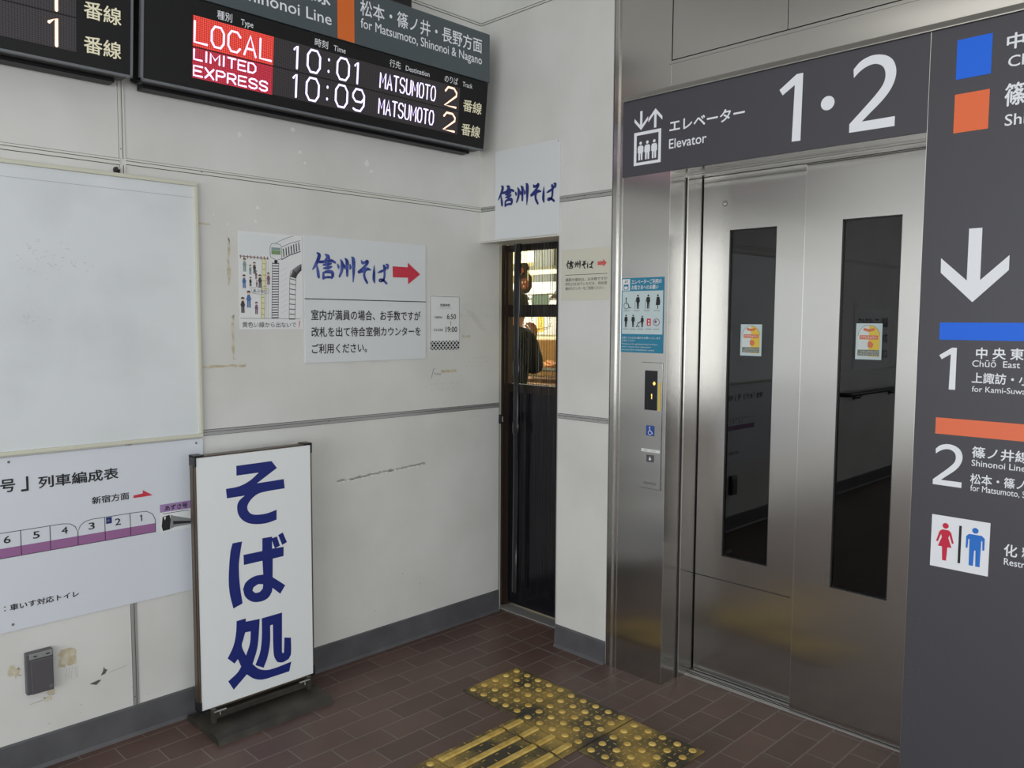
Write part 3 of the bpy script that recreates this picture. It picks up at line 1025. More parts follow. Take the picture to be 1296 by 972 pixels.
edges = [-2.190, -2.109, -2.028, -1.947, -1.865, -1.784, -1.701, -1.620, -1.537]
b.rect(G, edges[0], 0.7005, edges[-1], 0.731, 0.0005)
b.use('black_ink')
for i, e in enumerate(edges):
    tp = 0.779 if i not in (5, 8) else 0.745
    b.rect(G, e - 0.001, 0.700, e + 0.001, tp, 0.0008)
b.rect(G, edges[0], 0.6995, edges[-1], 0.7013, 0.0008)
b.ribbon(G, [(edges[0], 0.779), (-1.828, 0.779), (-1.806, 0.775), (-1.792, 0.764), (-1.784, 0.745), (-1.776, 0.764), (-1.762, 0.775), (-1.742, 0.779), (-1.600, 0.779), (-1.566, 0.777), (-1.546, 0.765), (-1.537, 0.744)], 0.0008, 0.0018)
b.use('navy'); b.rect(G, -1.697, 0.7555, -1.679, 0.777, 0.0009); b.use('grey_ink'); b.disc(G, -1.690, 0.766, 0.004, 0.001)
b.build('carriage_diagram', pn)
b = MB(); b.use('red'); b.poly(G, [(-1.607, 0.829), (-1.607, 0.838), (-1.576, 0.841), (-1.576, 0.852), (-1.543, 0.830), (-1.576, 0.829)], 0.0008); b.build('red_arrow', pn)
b = MB(); b.use('paper'); b.rect(G, -1.520, 0.694, -1.398, 0.792, 0.0006); b.use('purple2'); b.rect(G, -1.520, 0.764, -1.398, 0.792, 0.0009)
b.use('black_ink'); b.text(G, 'あずさ号', -1.503, 0.768, -1.424, 0.786, 0.03, w=0.0012)
b.rect(G, -1.510, 0.7575, -1.42, 0.7595, 0.0009)
b.use('black_ink'); b.poly(G, [(-1.512, 0.748), (-1.488, 0.752), (-1.484, 0.735), (-1.487, 0.700), (-1.512, 0.698), (-1.516, 0.715)], 0.0012)
b.use('box_lip'); b.poly(G, [(-1.484, 0.751), (-1.470, 0.745), (-1.400, 0.722), (-1.400, 0.706), (-1.470, 0.706), (-1.485, 0.702)], 0.001)
b.use('black_ink'); b.poly(G, [(-1.476, 0.728), (-1.400, 0.716), (-1.400, 0.710), (-1.476, 0.716)], 0.0013)
b.use('paper'); b.poly(G, [(-1.508, 0.746), (-1.500, 0.748), (-1.504, 0.735)], 0.0014)
b.cuts = []; b.build('train_label', pn)
b = MB(); b.use('grey_ink')
for u, v in ((-1.971, 0.996), (-1.386, 0.995), (-1.978, 0.487), (-1.386, 0.484), (-2.57, 0.996), (-2.57, 0.487)):
    b = MB(); b.use('grey_ink'); b.dome(FL, u, v, 0.0042, 0.002, 0.006); b.build('screw', ch)

# ---- grey wall box below the chart
bx = thing('outlet_cover', 'dark grey plastic cover box fixed low on the wall beside tape residue', 'outlet cover', (-1.914, -0.014, 0.254))
b = MB(); b.use('box_grey'); b.box(FL, -1.951, 0.254, 0.0, -1.874, 0.388, 0.024, bev=0.004); b.build('body', bx)
b = MB(); b.use('box_grey'); b.box(FL, -1.940, 0.256, 0.02, -1.8765, 0.366, 0.031, bev=0.003); b.use('box_lip'); b.disc(FL, -1.885, 0.270, 0.005, 0.0312, 14); b.use('box_grey'); b.disc(FL, -1.885, 0.270, 0.0035, 0.0315, 14); b.build('lid', bx)
b = MB(); b.use('box_lip'); b.box(FL, -1.942, 0.367, 0.015, -1.8765, 0.386, 0.027, bev=0.002)
b.use('black_plastic'); b.rect(FL, -1.931, 0.374, -1.921, 0.378, 0.0275); b.rect(FL, -1.895, 0.374, -1.885, 0.378, 0.0275); b.build('hinge_strip', bx)

# ---- child's drawing poster
kd = thing('drawing_poster', "child's crayon drawing of a train and platform crowd taped beside the soba notice", 'drawing', (-1.078, -0.001, 1.399))
b = MB(); b.use('paper'); b.box(FL, -1.2105, 1.399, 0.0006, -0.947, 1.760, 0.0016); pn = b.build('paper', kd)
G = off(FL, 0.0017)
b = MB()
b.use('k_sky'); patch(G, -1.205, 1.675, -1.06, 1.75, 0.006, 0.0002, 8, rr)
b.use('k_yel'); b.rect(G, -1.1155, 1.545, -1.102, 1.663, 0.0004); b.rect(G, -1.1245, 1.441, -1.111, 1.528, 0.0004); 
b.use('black_ink')
for k in range(10): b.rect(G, -1.124 + (k > 4) * 0.009, 1.455 + k * 0.021, -1.111 + (k > 4) * 0.009, 1.4562 + k * 0.021, 0.0006)
for u in (-1.1155, -1.102): b.ribbon(G, [(u, 1.663), (u - 0.009, 1.441)], 0.0006, 0.0009, cap=False)
b.rect(G, -1.207, 1.4395, -0.957, 1.4407, 0.0006)
b.use('k_brown'); b.ribbon(G, [(-1.205, 1.668), (-1.15, 1.667), (-1.091, 1.664)], 0.0006, 0.003)
for k in range(9): b.rect(G, -1.204 + k * 0.0135, 1.660, -1.200 + k * 0.0135, 1.672, 0.0007)
# straight track
b.use('k_dark')
for k in range(22):
    t = k / 21
    b.ribbon(G, [(-1.081 + 0.006 * t, 1.443 + 0.205 * t), (-1.054 + 0.006 * t, 1.444 + 0.205 * t)], 0.0006, 0.0035, cap=False)
for u in (-1.081, -1.054): b.ribbon(G, [(u, 1.440), (u + 0.006, 1.652)], 0.0007, 0.0014, cap=False)
# curved track
inner, outer = [(-1.008, 1.438), (-1.002, 1.60), (-0.988, 1.628), (-0.953, 1.651)], [(-0.983, 1.438), (-0.976, 1.595), (-0.968, 1.612), (-0.953, 1.627)]
b.ribbon(G, inner, 0.0007, 0.0014, 6); b.ribbon(G, outer, 0.0007, 0.0014, 6)
for k in range(26):
    t = k / 25 * 3; i = min(int(t), 2); q = t - i
    a_ = [inner[i][j] + (inner[i + 1][j] - inner[i][j]) * q for j in (0, 1)]; c_ = [outer[i][j] + (outer[i + 1][j] - outer[i][j]) * q for j in (0, 1)]
    b.ribbon(G, [a_, c_], 0.0006, 0.003, cap=False)
# train
b.use('black_ink')
b.ribbon(G, [(-1.082, 1.672), (-1.084, 1.705), (-1.078, 1.720), (-1.060, 1.724), (-1.040, 1.720), (-1.034, 1.705), (-1.036, 1.668), (-1.058, 1.660), (-1.082, 1.672)], 0.0006, 0.0016)
b.ribbon(G, [(-1.062, 1.724), (-1.02, 1.745), (-0.985, 1.757)], 0.0006, 0.0012); b.ribbon(G, [(-1.034, 1.712), (-0.995, 1.730), (-0.955, 1.742)], 0.0006, 0.0016)
b.ribbon(G, [(-1.036, 1.664), (-1.0, 1.684), (-0.955, 1.700)], 0.0006, 0.003)
for k in range(7): b.ribbon(G, [(-1.028 + k * 0.011, 1.706 + k * 0.0048), (-1.026 + k * 0.011, 1.676 + k * 0.0045)], 0.0006, 0.004, cap=False)
b.disc(G, -1.060, 1.655, 0.007, 0.0007)
b.use('k_green'); b.rect(G, -1.078, 1.682, -1.040, 1.697, 0.0007); b.use('k_teal'); b.rect(G, -1.078, 1.698, -1.040, 1.708, 0.0007)
b.use('pencil'); 
for k in range(9): b.ribbon(G, [(-1.04, 1.46 + k * .02), (-1.015, 1.475 + k * .02)], 0.0005, 0.0007, cap=False)
b.ribbon(G, [(-1.091, 1.655), (-1.096, 1.441)], 0.0005, 0.0009, cap=False); b.ribbon(G, [(-1.098, 1.655), (-1.104, 1.441)], 0.0005, 0.0009, cap=False)
for (u, v1, v0, c_) in ((-1.187, 1.661, 1.612, 'k_teal'), (-1.165, 1.638, 1.602, 'k_teal'), (-1.148, 1.649, 1.606, 'k_dark'), (-1.142, 1.618, 1.586, 'k_brown'), (-1.190, 1.601, 1.551, 'k_blue'),
                        (-1.165, 1.593, 1.559, 'k_dark'), (-1.140, 1.582, 1.558, 'k_pink'), (-1.127, 1.604, 1.556, 'k_dark'), (-1.092, 1.613, 1.567, 'k_pink'), (-1.173, 1.542, 1.480, 'k_blue'), (-1.197, 1.518, 1.460, 'k_dark'), (-1.143, 1.502, 1.456, 'k_pink')):
    h = v1 - v0; r_ = h * 0.12
    b.use('k_skin'); b.disc(G, u, v1 - r_ * 1.1, r_, 0.0008, 10)
    b.use('k_dark'); b.poly(G, [(u + r_ * 1.05 * math.cos(math.pi * k / 8), v1 - r_ * 0.9 + r_ * math.sin(math.pi * k / 8)) for k in range(9)], 0.0009)
    b.use(c_); b.poly(G, [(u - r_ * 0.6, v1 - 2 * r_), (u + r_ * 0.6, v1 - 2 * r_), (u + r_ * 1.3, v1 - h * .5), (u + r_ * 0.8, v1 - h * .62), (u - r_ * 0.8, v1 - h * .62), (u - r_ * 1.3, v1 - h * .5)], 0.0008)
    b.ribbon(G, [(u - r_ * 0.5, v1 - h * .6), (u - r_ * 0.55, v0)], 0.0008, r_ * 0.8, cap=False); b.ribbon(G, [(u + r_ * 0.5, v1 - h * .6), (u + r_ * 0.55, v0)], 0.0008, r_ * 0.8, cap=False)
b.use('black_ink'); b.ribbon(G, [(-1.164, 1.553), (-1.130, 1.556), (-1.092, 1.550), (-1.088, 1.536), (-1.120, 1.530), (-1.158, 1.533), (-1.164, 1.553)], 0.0009, 0.0009)
b.text(G, 'あぶない', -1.155, 1.536, -1.098, 1.549, w=0.0009)
b.text(G, '黄色い線から出ないで', -1.200, 1.406, -0.978, 1.427, w=0.0009)
b.use('icon_red'); b.ribbon(G, [(-0.962, 1.431), (-0.965, 1.413)], 0.0009, 0.003); b.disc(G, -0.966, 1.408, 0.0018, 0.0009, 8)
b.cuts = []; b.build('drawing', pn)

# ---- brush lettering shared by the soba signs (unit box: u 0..1 over the whole line, v relative)
BR = [  # pixel-like brush strokes x, y(down), width
    [(163, 90, 10), (184, 112, 28), (168, 175, 27), (142, 232, 22), (118, 272, 7)], [(160, 222, 10), (170, 290, 25), (176, 350, 22), (176, 362, 8)],
    [(240, 98, 8), (266, 120, 32), (280, 142, 18)], [(258, 140, 18), (240, 165, 14)],
    [(186, 186, 20), (235, 180, 24), (300, 165, 24), (338, 182, 18)], [(222, 216, 12), (262, 208, 24), (300, 196, 12)], [(225, 252, 12), (268, 244, 26), (302, 230, 14)],
    [(222, 304, 18), (222, 360, 22)], [(222, 300, 14), (262, 286, 24), (306, 290, 28), (312, 330, 24), (300, 352, 18)], [(222, 356, 16), (262, 346, 18), (306, 346, 18)],
    [(360, 196, 8), (370, 222, 22), (372, 246, 10)], [(394, 148, 12), (408, 190, 28), (402, 270, 25), (380, 332, 16)], [(418, 186, 8), (430, 214, 20), (436, 244, 10)],
    [(438, 130, 10), (458, 165, 30), (458, 250, 24), (458, 318, 20)], [(486, 190, 8), (492, 220, 20), (488, 240, 16)], [(508, 112, 14), (522, 140, 32), (524, 260, 26), (518, 386, 8)],
    [(604, 138, 8), (616, 164, 26), (640, 160, 18), (664, 144, 24), (668, 160, 26), (640, 206, 22), (582, 270, 26)], [(578, 270, 24), (630, 250, 26), (668, 232, 26), (704, 240, 10)],
    [(650, 242, 20), (634, 280, 22), (638, 330, 22), (664, 388, 20)],
    [(742, 184, 5), (738, 270, 24), (736, 340, 26), (744, 380, 14)], [(780, 266, 8), (810, 252, 20), (862, 228, 18)], [(846, 184, 22), (852, 240, 20), (850, 310, 20), (834, 352, 18), (806, 366, 14), (792, 354, 12), (808, 340, 14), (840, 352, 18), (872, 384, 20)],
    [(850, 178, 8), (868, 208, 18)], [(868, 166, 10), (888, 176, 24), (886, 210, 18)]]


def brush(b, fr, u0, u1, vtop, vbot, w=0.001, fat=1.3):
    kx, ky = (u1 - u0) / (902 - 114), (vtop - vbot) / (390 - 88)
    for i, st in enumerate(BR):
        b.ribbon(fr, [(u0 + (x - 114) * kx, vtop - (y - 88) * ky, wd * math.sqrt(kx * ky) * fat) for x, y, wd in st], w + i * 0.00002, smooth=5)


# ---- large soba notice
sb = thing('notice_board', 'white notice board with blue brush lettering, red arrow and three lines of black text', 'notice board', (-0.639, -0.003, 1.266))
b = MB(); b.use('sign_white'); b.box(FL, -0.942, 1.266, 0.0006, -0.336, 1.765, 0.005, bev=0.0008); pn = b.build('panel', sb)
G = off(FL, 0.0052)
b = MB(); b.use('ink_blue'); brush(b, G, -0.907, -0.536, 1.700, 1.590); b.build('brush_lettering', pn)
b = MB(); b.use('red'); b.poly(G, [(-0.517, 1.636), (-0.517, 1.6655), (-0.436, 1.6655), (-0.436, 1.685), (-0.368, 1.638), (-0.435, 1.592), (-0.435, 1.6205), (-0.516, 1.619)][1:], 0.001); b.build('red_arrow', pn)
b = MB(); b.use('black_ink'); b.rect(G, -0.942, 1.5165, -0.336, 1.520, 0.0008)
b.text(G, '室内が満員の場合、お手数ですが', -0.913, 1.435, -0.368, 1.476, 0.016)
b.text(G, '改札を出て待合室側カウンターを', -0.913, 1.369, -0.367, 1.408, 0.016)
b.text(G, 'ご利用ください。', -0.912, 1.302, -0.652, 1.341, 0.016)
b.build('black_lettering', pn)

# ---- opening hours slip
hr = thing('opening_hours_notice', 'small white opening hours slip with a black lattice strip at its foot', 'notice', (-0.221, -0.001, 1.302))
b = MB(); b.use('paper'); b.box(FL, -0.311, 1.300, 0.0006, -0.131, 1.549, 0.0014); pn = b.build('paper', hr)
G = off(FL, 0.0015)
b = MB(); b.use('black_ink')
for q in ((-0.3075, 1.303, -0.306, 1.5455), (-0.1365, 1.303, -0.135, 1.5455), (-0.3075, 1.544, -0.135, 1.5455)): b.rect(G, *q, 0.0004)
b.rect(G, -0.3075, 1.303, -0.135, 1.344, 0.0004)
b.use('paper')
for k in range(-2, 9):
    u = -0.3065 + k * 0.0205
    for sgn in (1, -1):
        a0, a1 = (u, 1.303), (u + 0.041, 1.344)
        if sgn < 0: a0, a1 = (u, 1.344), (u + 0.041, 1.303)
        t0, t1 = max(0, (-0.3065 - a0[0]) / 0.041), min(1, (-0.136 - a0[0]) / 0.041)
        if t1 <= t0: continue
        b.ribbon(G, [(a0[0] + .041 * t, a0[1] + (a1[1] - a0[1]) * t) for t in (t0, t1)], 0.0006, 0.0040, cap=False)
b.build('border', pn)
b = MB(); b.use('black_ink')
b.text(G, '営業時間', -0.250, 1.499, -0.194, 1.512, 0.01); b.rect(G, -0.262, 1.492, -0.184, 1.4926, 0.0006)
b.text(G, 'OPEN', -0.283, 1.4455, -0.240, 1.455, 0.01, base=True); b.text(G, 'CLOSE', -0.287, 1.389, -0.236, 1.399, 0.01, base=True)
b.text(G, '6:50', -0.211, 1.443, -0.157, 1.466, 0.01, base=True); b.text(G, '19:00', -0.219, 1.385, -0.150, 1.408, 0.01, base=True)
b.rect(G, -0.1885, 1.413, -0.1865, 1.434, 0.0006)
b.build('black_lettering', pn)

# ---- soba sign above the doorway
so = thing('shop_sign', 'white square sign with blue brush lettering above the narrow shop doorway', 'sign', (-0.003, -0.30, 1.809))
b = MB(); b.use('sign_white'); b.box(FR, 0.1025, 1.809, 0.0006, 0.4965, 2.206, 0.006, bev=0.0008); pn = b.build('panel', so)
b = MB(); b.use('navy'); brush(b, off(FR, 0.0062), 0.121, 0.481, 2.048, 1.947, fat=1.4); b.build('brush_lettering', pn)
b = MB(); b.use('alu'); b.dome(FR, 0.489, 2.199, 0.004, 0.002, 0.006); b.build('screw', so)

# ---- beige notice beside the doorway
bn = thing('direction_notice', 'beige paper notice with black brush lettering and small red arrow beside the doorway', 'notice', (-0.001, -0.64, 1.524))
b = MB(); b.use('beige'); b.box(FR, 0.509, 1.524, 0.0006, 0.7685, 1.738, 0.0016); pn = b.build('paper', bn)
G = off(FR, 0.0017)
b = MB(); b.use('black_ink'); brush(b, G, 0.535, 0.686, 1.692, 1.655, fat=1.4); b.rect(G, 0.532, 1.630, 0.758, 1.6318, 0.0006)
b.use('grey_ink')
b.text(G, '満員の場合は、お手数ですが', 0.533, 1.604, 0.758, 1.618, 0.004); b.text(G, '改札口を出ていただき、待合室', 0.533, 1.586, 0.758, 1.600, 0.004); b.text(G, '側のカウンターをご利用ください', 0.533, 1.567, 0.742, 1.581, 0.004)
b.build('lettering', pn)
b = MB(); b.use('red2'); b.poly(G, [(0.707, 1.666), (0.707, 1.681), (0.736, 1.682), (0.736, 1.690), (0.754, 1.674), (0.737, 1.658), (0.737, 1.666)], 0.0006); b.build('red_arrow', pn)

# ---- standing sign
SO = [(-1.303, 0.92), (-1.167, 0.921), (-1.146, 0.893), (-1.226, 0.847), (-1.119, 0.848), (-1.116, 0.813), (-1.191, 0.812), (-1.225, 0.807), (-1.251, 0.79), (-1.264, 0.77), (-1.263, 0.755), (-1.25, 0.739), (-1.226, 0.732), (-1.188, 0.731), (-1.15, 0.738), (-1.151, 0.701), (-1.193, 0.695), (-1.236, 0.699), (-1.269, 0.711), (-1.294, 0.735), (-1.303, 0.766), (-1.297, 0.791), (-1.274, 0.809), (-1.34, 0.809), (-1.343, 0.843), (-1.292, 0.846), (-1.252, 0.861), (-1.218, 0.885), (-1.303, 0.885)]
BA = [[(-1.323, 0.645), (-1.287, 0.645), (-1.297, 0.592), (-1.301, 0.556), (-1.299, 0.493), (-1.29, 0.419), (-1.325, 0.409), (-1.337, 0.465), (-1.34, 0.521), (-1.332, 0.612)],
      [(-1.283, 0.595), (-1.21, 0.595), (-1.209, 0.642), (-1.17, 0.641), (-1.171, 0.596), (-1.124, 0.594), (-1.125, 0.559), (-1.169, 0.558), (-1.171, 0.489), (-1.12, 0.447), (-1.141, 0.419), (-1.172, 0.449), (-1.176, 0.433), (-1.193, 0.414), (-1.224, 0.409), (-1.254, 0.417), (-1.279, 0.441), (-1.287, 0.471), (-1.275, 0.494), (-1.242, 0.508), (-1.208, 0.507), (-1.21, 0.559), (-1.282, 0.558)],
      [(-1.209, 0.471), (-1.229, 0.475), (-1.247, 0.468), (-1.251, 0.457), (-1.24, 0.446), (-1.223, 0.445), (-1.211, 0.455)],
      [(-1.173, 0.634), (-1.151, 0.638), (-1.139, 0.601), (-1.16, 0.595)], [(-1.145, 0.642), (-1.127, 0.649), (-1.11, 0.609), (-1.13, 0.602)]]
DO = [[(-1.314, 0.36), (-1.279, 0.361), (-1.279, 0.349), (-1.225, 0.345), (-1.23, 0.286), (-1.237, 0.237), (-1.256, 0.184), (-1.229, 0.157), (-1.188, 0.143), (-1.1, 0.147), (-1.109, 0.112), (-1.168, 0.112), (-1.216, 0.114), (-1.25, 0.127), (-1.279, 0.153), (-1.33, 0.112), (-1.35, 0.149), (-1.315, 0.17), (-1.3, 0.188), (-1.312, 0.22), (-1.325, 0.207), (-1.35, 0.233), (-1.328, 0.272), (-1.317, 0.316)],
      [(-1.282, 0.31), (-1.261, 0.308), (-1.265, 0.264), (-1.281, 0.224), (-1.296, 0.263), (-1.289, 0.289)],
      [(-1.217, 0.345), (-1.135, 0.346), (-1.138, 0.195), (-1.134, 0.189), (-1.13, 0.192), (-1.127, 0.248), (-1.1, 0.24), (-1.101, 0.177), (-1.111, 0.16), (-1.136, 0.155), (-1.157, 0.162), (-1.169, 0.184), (-1.173, 0.218), (-1.173, 0.31), (-1.184, 0.31), (-1.186, 0.241), (-1.197, 0.193), (-1.213, 0.157), (-1.245, 0.177), (-1.226, 0.22), (-1.218, 0.276)]]
st = thing('standing_sign', 'tall freestanding white sign with large navy characters on a dark metal base', 'standing sign', (-1.228, -0.14, 0.0))
GS = Frame((0, -0.14, 0), (1, 0, 0), (0, 0, 1))
sx0, sx1, sz0, sz1 = -1.450, -1.004, 0.069, 0.968
b = MB(); b.use('stand_white'); b.box(GS, sx0 + 0.002, sz0 + 0.003, -0.036, sx1 - 0.003, sz1 - 0.005, 0.0); pn = b.build('panel', st)
b = MB(); b.use('bronze')
b.box(GS, sx0 - 0.003, sz0 + 0.03, -0.040, sx0 + 0.002, sz1 - 0.03, 0.002, bev=0.0015); b.box(GS, sx0 - 0.003, sz0 + 0.03, -0.030, sx0 - 0.005, sz1 - 0.03, -0.010)
b.box(GS, sx1 - 0.003, sz0 + 0.03, -0.040, sx1 + 0.002, sz1 - 0.03, 0.002, bev=0.0015)
b.box(GS, sx0 + 0.02, sz1 - 0.005, -0.040, sx1 - 0.02, sz1, 0.002, bev=0.0015); b.box(GS, sx0 + 0.02, sz0 - 0.004, -0.040, sx1 - 0.02, sz0 + 0.003, 0.002, bev=0.0015)
fr_o = b.build('frame', st)
for u_, v_, su, sv in ((sx0, sz1, 1, -1), (sx1, sz1, -1, -1), (sx0, sz0, 1, 1), (sx1, sz0, -1, 1)):
    b = MB(); b.use('black_plastic')
    b.box(GS, u_ - su * 0.004, v_ - sv * 0.003, -0.042, u_ + su * 0.003, v_ + sv * 0.035, 0.003, bev=0.0015); b.box(GS, u_ - su * 0.004, v_ - sv * 0.004, -0.042, u_ + su * 0.03, v_ + sv * 0.0035, 0.003, bev=0.0015)
    b.build('corner_cap', fr_o)
b = MB(); b.use('navy')
b.poly(GS, soften(SO), 0.0008); b.new(); b.poly(GS, soften(BA[0]), 0.0008); b.poly(GS, soften(BA[1]), 0.0008, [soften(BA[2])]); b.poly(GS, BA[3], 0.0008); b.poly(GS, BA[4], 0.0008)
b.new(); b.poly(GS, soften(DO[0]), 0.0008, [soften(DO[1])]); b.poly(GS, soften(DO[2]), 0.0008); b.build('navy_lettering', pn)
for u_ in (-1.414, -1.037):
    b = MB(); b.use('base_grey'); b.box(FF, u_ - 0.008, -0.166, 0.012, u_ + 0.008, -0.150, 0.075, bev=0.001); b.build('post', st)
b = MB(); b.use('base_grey'); b.box(FF, -1.410, -0.164, 0.040, -1.04, -0.152, 0.058); b.build('crossbar', st)
b = MB(); b.use('base_grey')
b.prism(Frame((0, 0, 0), (0, -1, 0), (0, 0, 1)), [(0.022, 0.0), (0.282, 0.0), (0.272, 0.020), (0.240, 0.026), (0.064, 0.026), (0.030, 0.020)], 1.005, 1.452); b.build('base', st)
for u_ in (-1.395, -1.060):
    b = MB(); b.use('alu'); b.box(FF, u_ - 0.022, -0.172, 0.0665, u_ + 0.022, -0.167, 0.0695); b.tube([(u_, -0.1695, 0.067), (u_, -0.1695, 0.053)], 0.0018); b.build('clip', st)

# ================================================================== LIFT SIGNS
ls = thing('lift_sign', 'charcoal panel above the lift with large white numerals, passenger pictogram and small white lettering', 'lift sign', (-0.004, -1.395, 2.003))
b = MB(); b.use('sign_dark'); b.box(FR, 0.8285, 2.0035, 0.0005, 1.9585, 2.2915, 0.005, bev=0.0006); pn = b.build('panel', ls)
G = off(FR, 0.0052)
b = MB(); b.use('white_ink')
b.poly(G, [(1.534, 2.038), (1.5645, 2.037), (1.567, 2.256), (1.5445, 2.256), (1.485, 2.216), (1.497, 2.196), (1.539, 2.222)], 0.0008)
b.new(); b.disc(G, 1.653, 2.1425, 0.0225, 0.0008, 28)
two = [(1.733, 2.231), (1.752, 2.250), (1.776, 2.260), (1.800, 2.262), (1.830, 2.254), (1.852, 2.236), (1.863, 2.208), (1.862, 2.180), (1.850, 2.150), (1.828, 2.122), (1.790, 2.088), (1.765, 2.0655), (1.865, 2.0655), (1.865, 2.036), (1.726, 2.037), (1.726, 2.064), (1.768, 2.104), (1.806, 2.142), (1.826, 2.168), (1.832, 2.192), (1.828, 2.214), (1.816, 2.228), (1.796, 2.235), (1.772, 2.231), (1.752, 2.220), (1.735, 2.205)]
b.new(); b.poly(G, soften(two, corner=35), 0.0008)
b.text(G, 'エレベーター', 1.048, 2.146, 1.357, 2.188, 0.028)
b.text(G, 'Elevator', 1.047, 2.0845, 1.207, 2.119, 0.010, base=True)
b.build('white_lettering', pn)
b = MB(); b.use('white_ink')
b.poly(G, [(0.884, 2.041), (1.010, 2.041), (1.010, 2.167), (0.884, 2.167)], 0.0008, [[(0.8965, 2.052), (0.998, 2.052), (0.998, 2.155), (0.8965, 2.155)]])
for c_ in (0.9155, 0.947, 0.979):
    b.disc(G, c_, 2.1245, 0.0062, 0.0008, 16)
    b.poly(G, [(c_ - 0.0135, 2.088), (c_ - 0.0135, 2.108), (c_ - 0.009, 2.1155), (c_ + 0.009, 2.1155), (c_ + 0.0135, 2.108), (c_ + 0.0135, 2.088), (c_ + 0.010, 2.088), (c_ + 0.0095, 2.06), (c_ + 0.002, 2.06), (c_ + 0.0012, 2.085), (c_ - 0.0012, 2.085), (c_ - 0.002, 2.06), (c_ - 0.0095, 2.06), (c_ - 0.010, 2.088)], 0.0008)
ar = [(0, 0.0), (0.032, 0.034), (0.032, 0.048), (0.0055, 0.0205), (0.0055, 0.072), (-0.0055, 0.072), (-0.0055, 0.0205), (-0.032, 0.048), (-0.032, 0.034)]
b.poly(G, [(0.9165 + x, 2.174 + y) for x, y in ar], 0.0008); b.poly(G, [(0.982 + x, 2.2455 - y) for x, y in ar], 0.0008)
b.build('passenger_pictogram', pn)

rp = thing('route_panel', 'tall charcoal wayfinding panel with down arrow, blue and orange bars and restroom pictogram', 'wayfinding panel', (-0.006, -2.45, 0.0))
b = MB(); b.use('sign_dark'); b.box(FR, 1.9605, 0.03, 0.0005, 2.95, 2.2915, 0.006, bev=0.0008); pn = b.build('panel', rp)
b = MB(); b.use('steel_bright'); b.box(FR, 1.9590, 0.03, 0.0005, 1.9605, 2.2915, 0.0062); b.build('edge_strip', rp)
b = MB(); b.use('base_grey'); b.box(FR, 1.9605, 0.0, 0.0005, 2.95, 0.03, 0.004); b.build('kick_strip', rp)
G = off(FR, 0.0062)
b = MB(); b.use('blue_sq'); b.rect(G, 2.032, 2.139, 2.123, 2.2505, 0.0008); b.new(); b.rect(G, 2.0195, 1.387, 2.90, 1.438, 0.0008); b.build('blue_mark', pn)
b = MB(); b.use('orange_sq'); b.rect(G, 2.032, 1.987, 2.1225, 2.097, 0.0008); b.new(); b.use('orange_bar'); b.rect(G, 2.0205, 1.1055, 2.90, 1.1545, 0.0008); b.build('orange_mark', pn)
b = MB(); b.use('white_ink')
b.poly(G, [(2.0865, 1.709), (2.121, 1.709), (2.1215, 1.560), (2.193, 1.628), (2.193, 1.586), (2.104, 1.497), (2.0155, 1.585), (2.0145, 1.628), (2.0865, 1.560)], 0.0008); b.build('down_arrow', pn)
b = MB(); b.use('white_ink')
b.text(G, '中央本線', 2.160, 2.195, 2.36, 2.237, 0.024); b.text(G, 'Chuo Line', 2.165, 2.147, 2.36, 2.176, 0.010, base=True)
b.text(G, '篠ノ井線', 2.161, 2.040, 2.37, 2.101, 0.024); b.text(G, 'Shinonoi Line', 2.164, 1.987, 2.42, 2.017, 0.010, base=True)
b.new(); b.poly(G, [(2.052, 1.240), (2.0695, 1.240), (2.069, 1.364), (2.056, 1.364), (2.022, 1.341), (2.029, 1.329), (2.0535, 1.345)], 0.0008)
b.new(); b.poly(G, soften([(2.020 + (x - 1.726) * 0.568, 0.951 + (y - 2.036) * 0.557) for x, y in two], corner=35), 0.0008)
b.text(G, '中 央 東 線', 2.121, 1.334, 2.285, 1.366, 0.024); b.text(G, 'Chūō  East  Line', 2.112, 1.311, 2.292, 1.329, 0.008, base=True)
b.text(G, '上諏訪・小淵沢・甲府', 2.113, 1.263, 2.41, 1.294, 0.020); b.text(G, 'for Kami-Suwa, Kobuchizawa & Kofu', 2.114, 1.238, 2.456, 1.254, 0.008, base=True)
b.text(G, '篠ノ井線', 2.123, 1.045, 2.268, 1.078, 0.020); b.text(G, 'Shinonoi Line', 2.123, 1.021, 2.260, 1.039, 0.008, base=True)
b.text(G, '松本・篠ノ井・長野', 2.122, 0.968, 2.38, 0.998, 0.020); b.text(G, 'for Matsumoto, Shinonoi & Nagano', 2.123, 0.947, 2.41, 0.965, 0.008, base=True)
b.text(G, '化 粧 室', 2.218, 0.773, 2.34, 0.808, 0.022); b.text(G, 'Restrooms', 2.219, 0.747, 2.325, 0.766, 0.008, base=True)
b.build('white_lettering', pn)
b = MB(); b.use('white_ink'); b.rect(G, 2.0225, 0.702, 2.180, 0.860, 0.0006)
b.use('icon_red'); b.disc(G, 2.0615, 0.8305, 0.0085, 0.0012, 20)
c_ = 2.0615
b.poly(G, [(c_ - 0.009, 0.8185), (c_ + 0.009, 0.8185), (c_ + 0.016, 0.812), (c_ + 0.0245, 0.781), (c_ + 0.0195, 0.7795), (c_ + 0.0115, 0.804), (c_ + 0.009, 0.795), (c_ + 0.019, 0.7665), (c_ + 0.0075, 0.7665), (c_ + 0.0055, 0.725), (c_ - 0.0055, 0.725), (c_ - 0.0075, 0.7665), (c_ - 0.019, 0.7665), (c_ - 0.009, 0.795), (c_ - 0.0115, 0.804), (c_ - 0.0195, 0.7795), (c_ - 0.0245, 0.781), (c_ - 0.016, 0.812)], 0.0012)
b.use('black_ink'); b.rect(G, 2.0985, 0.725, 2.1055, 0.838, 0.0012)
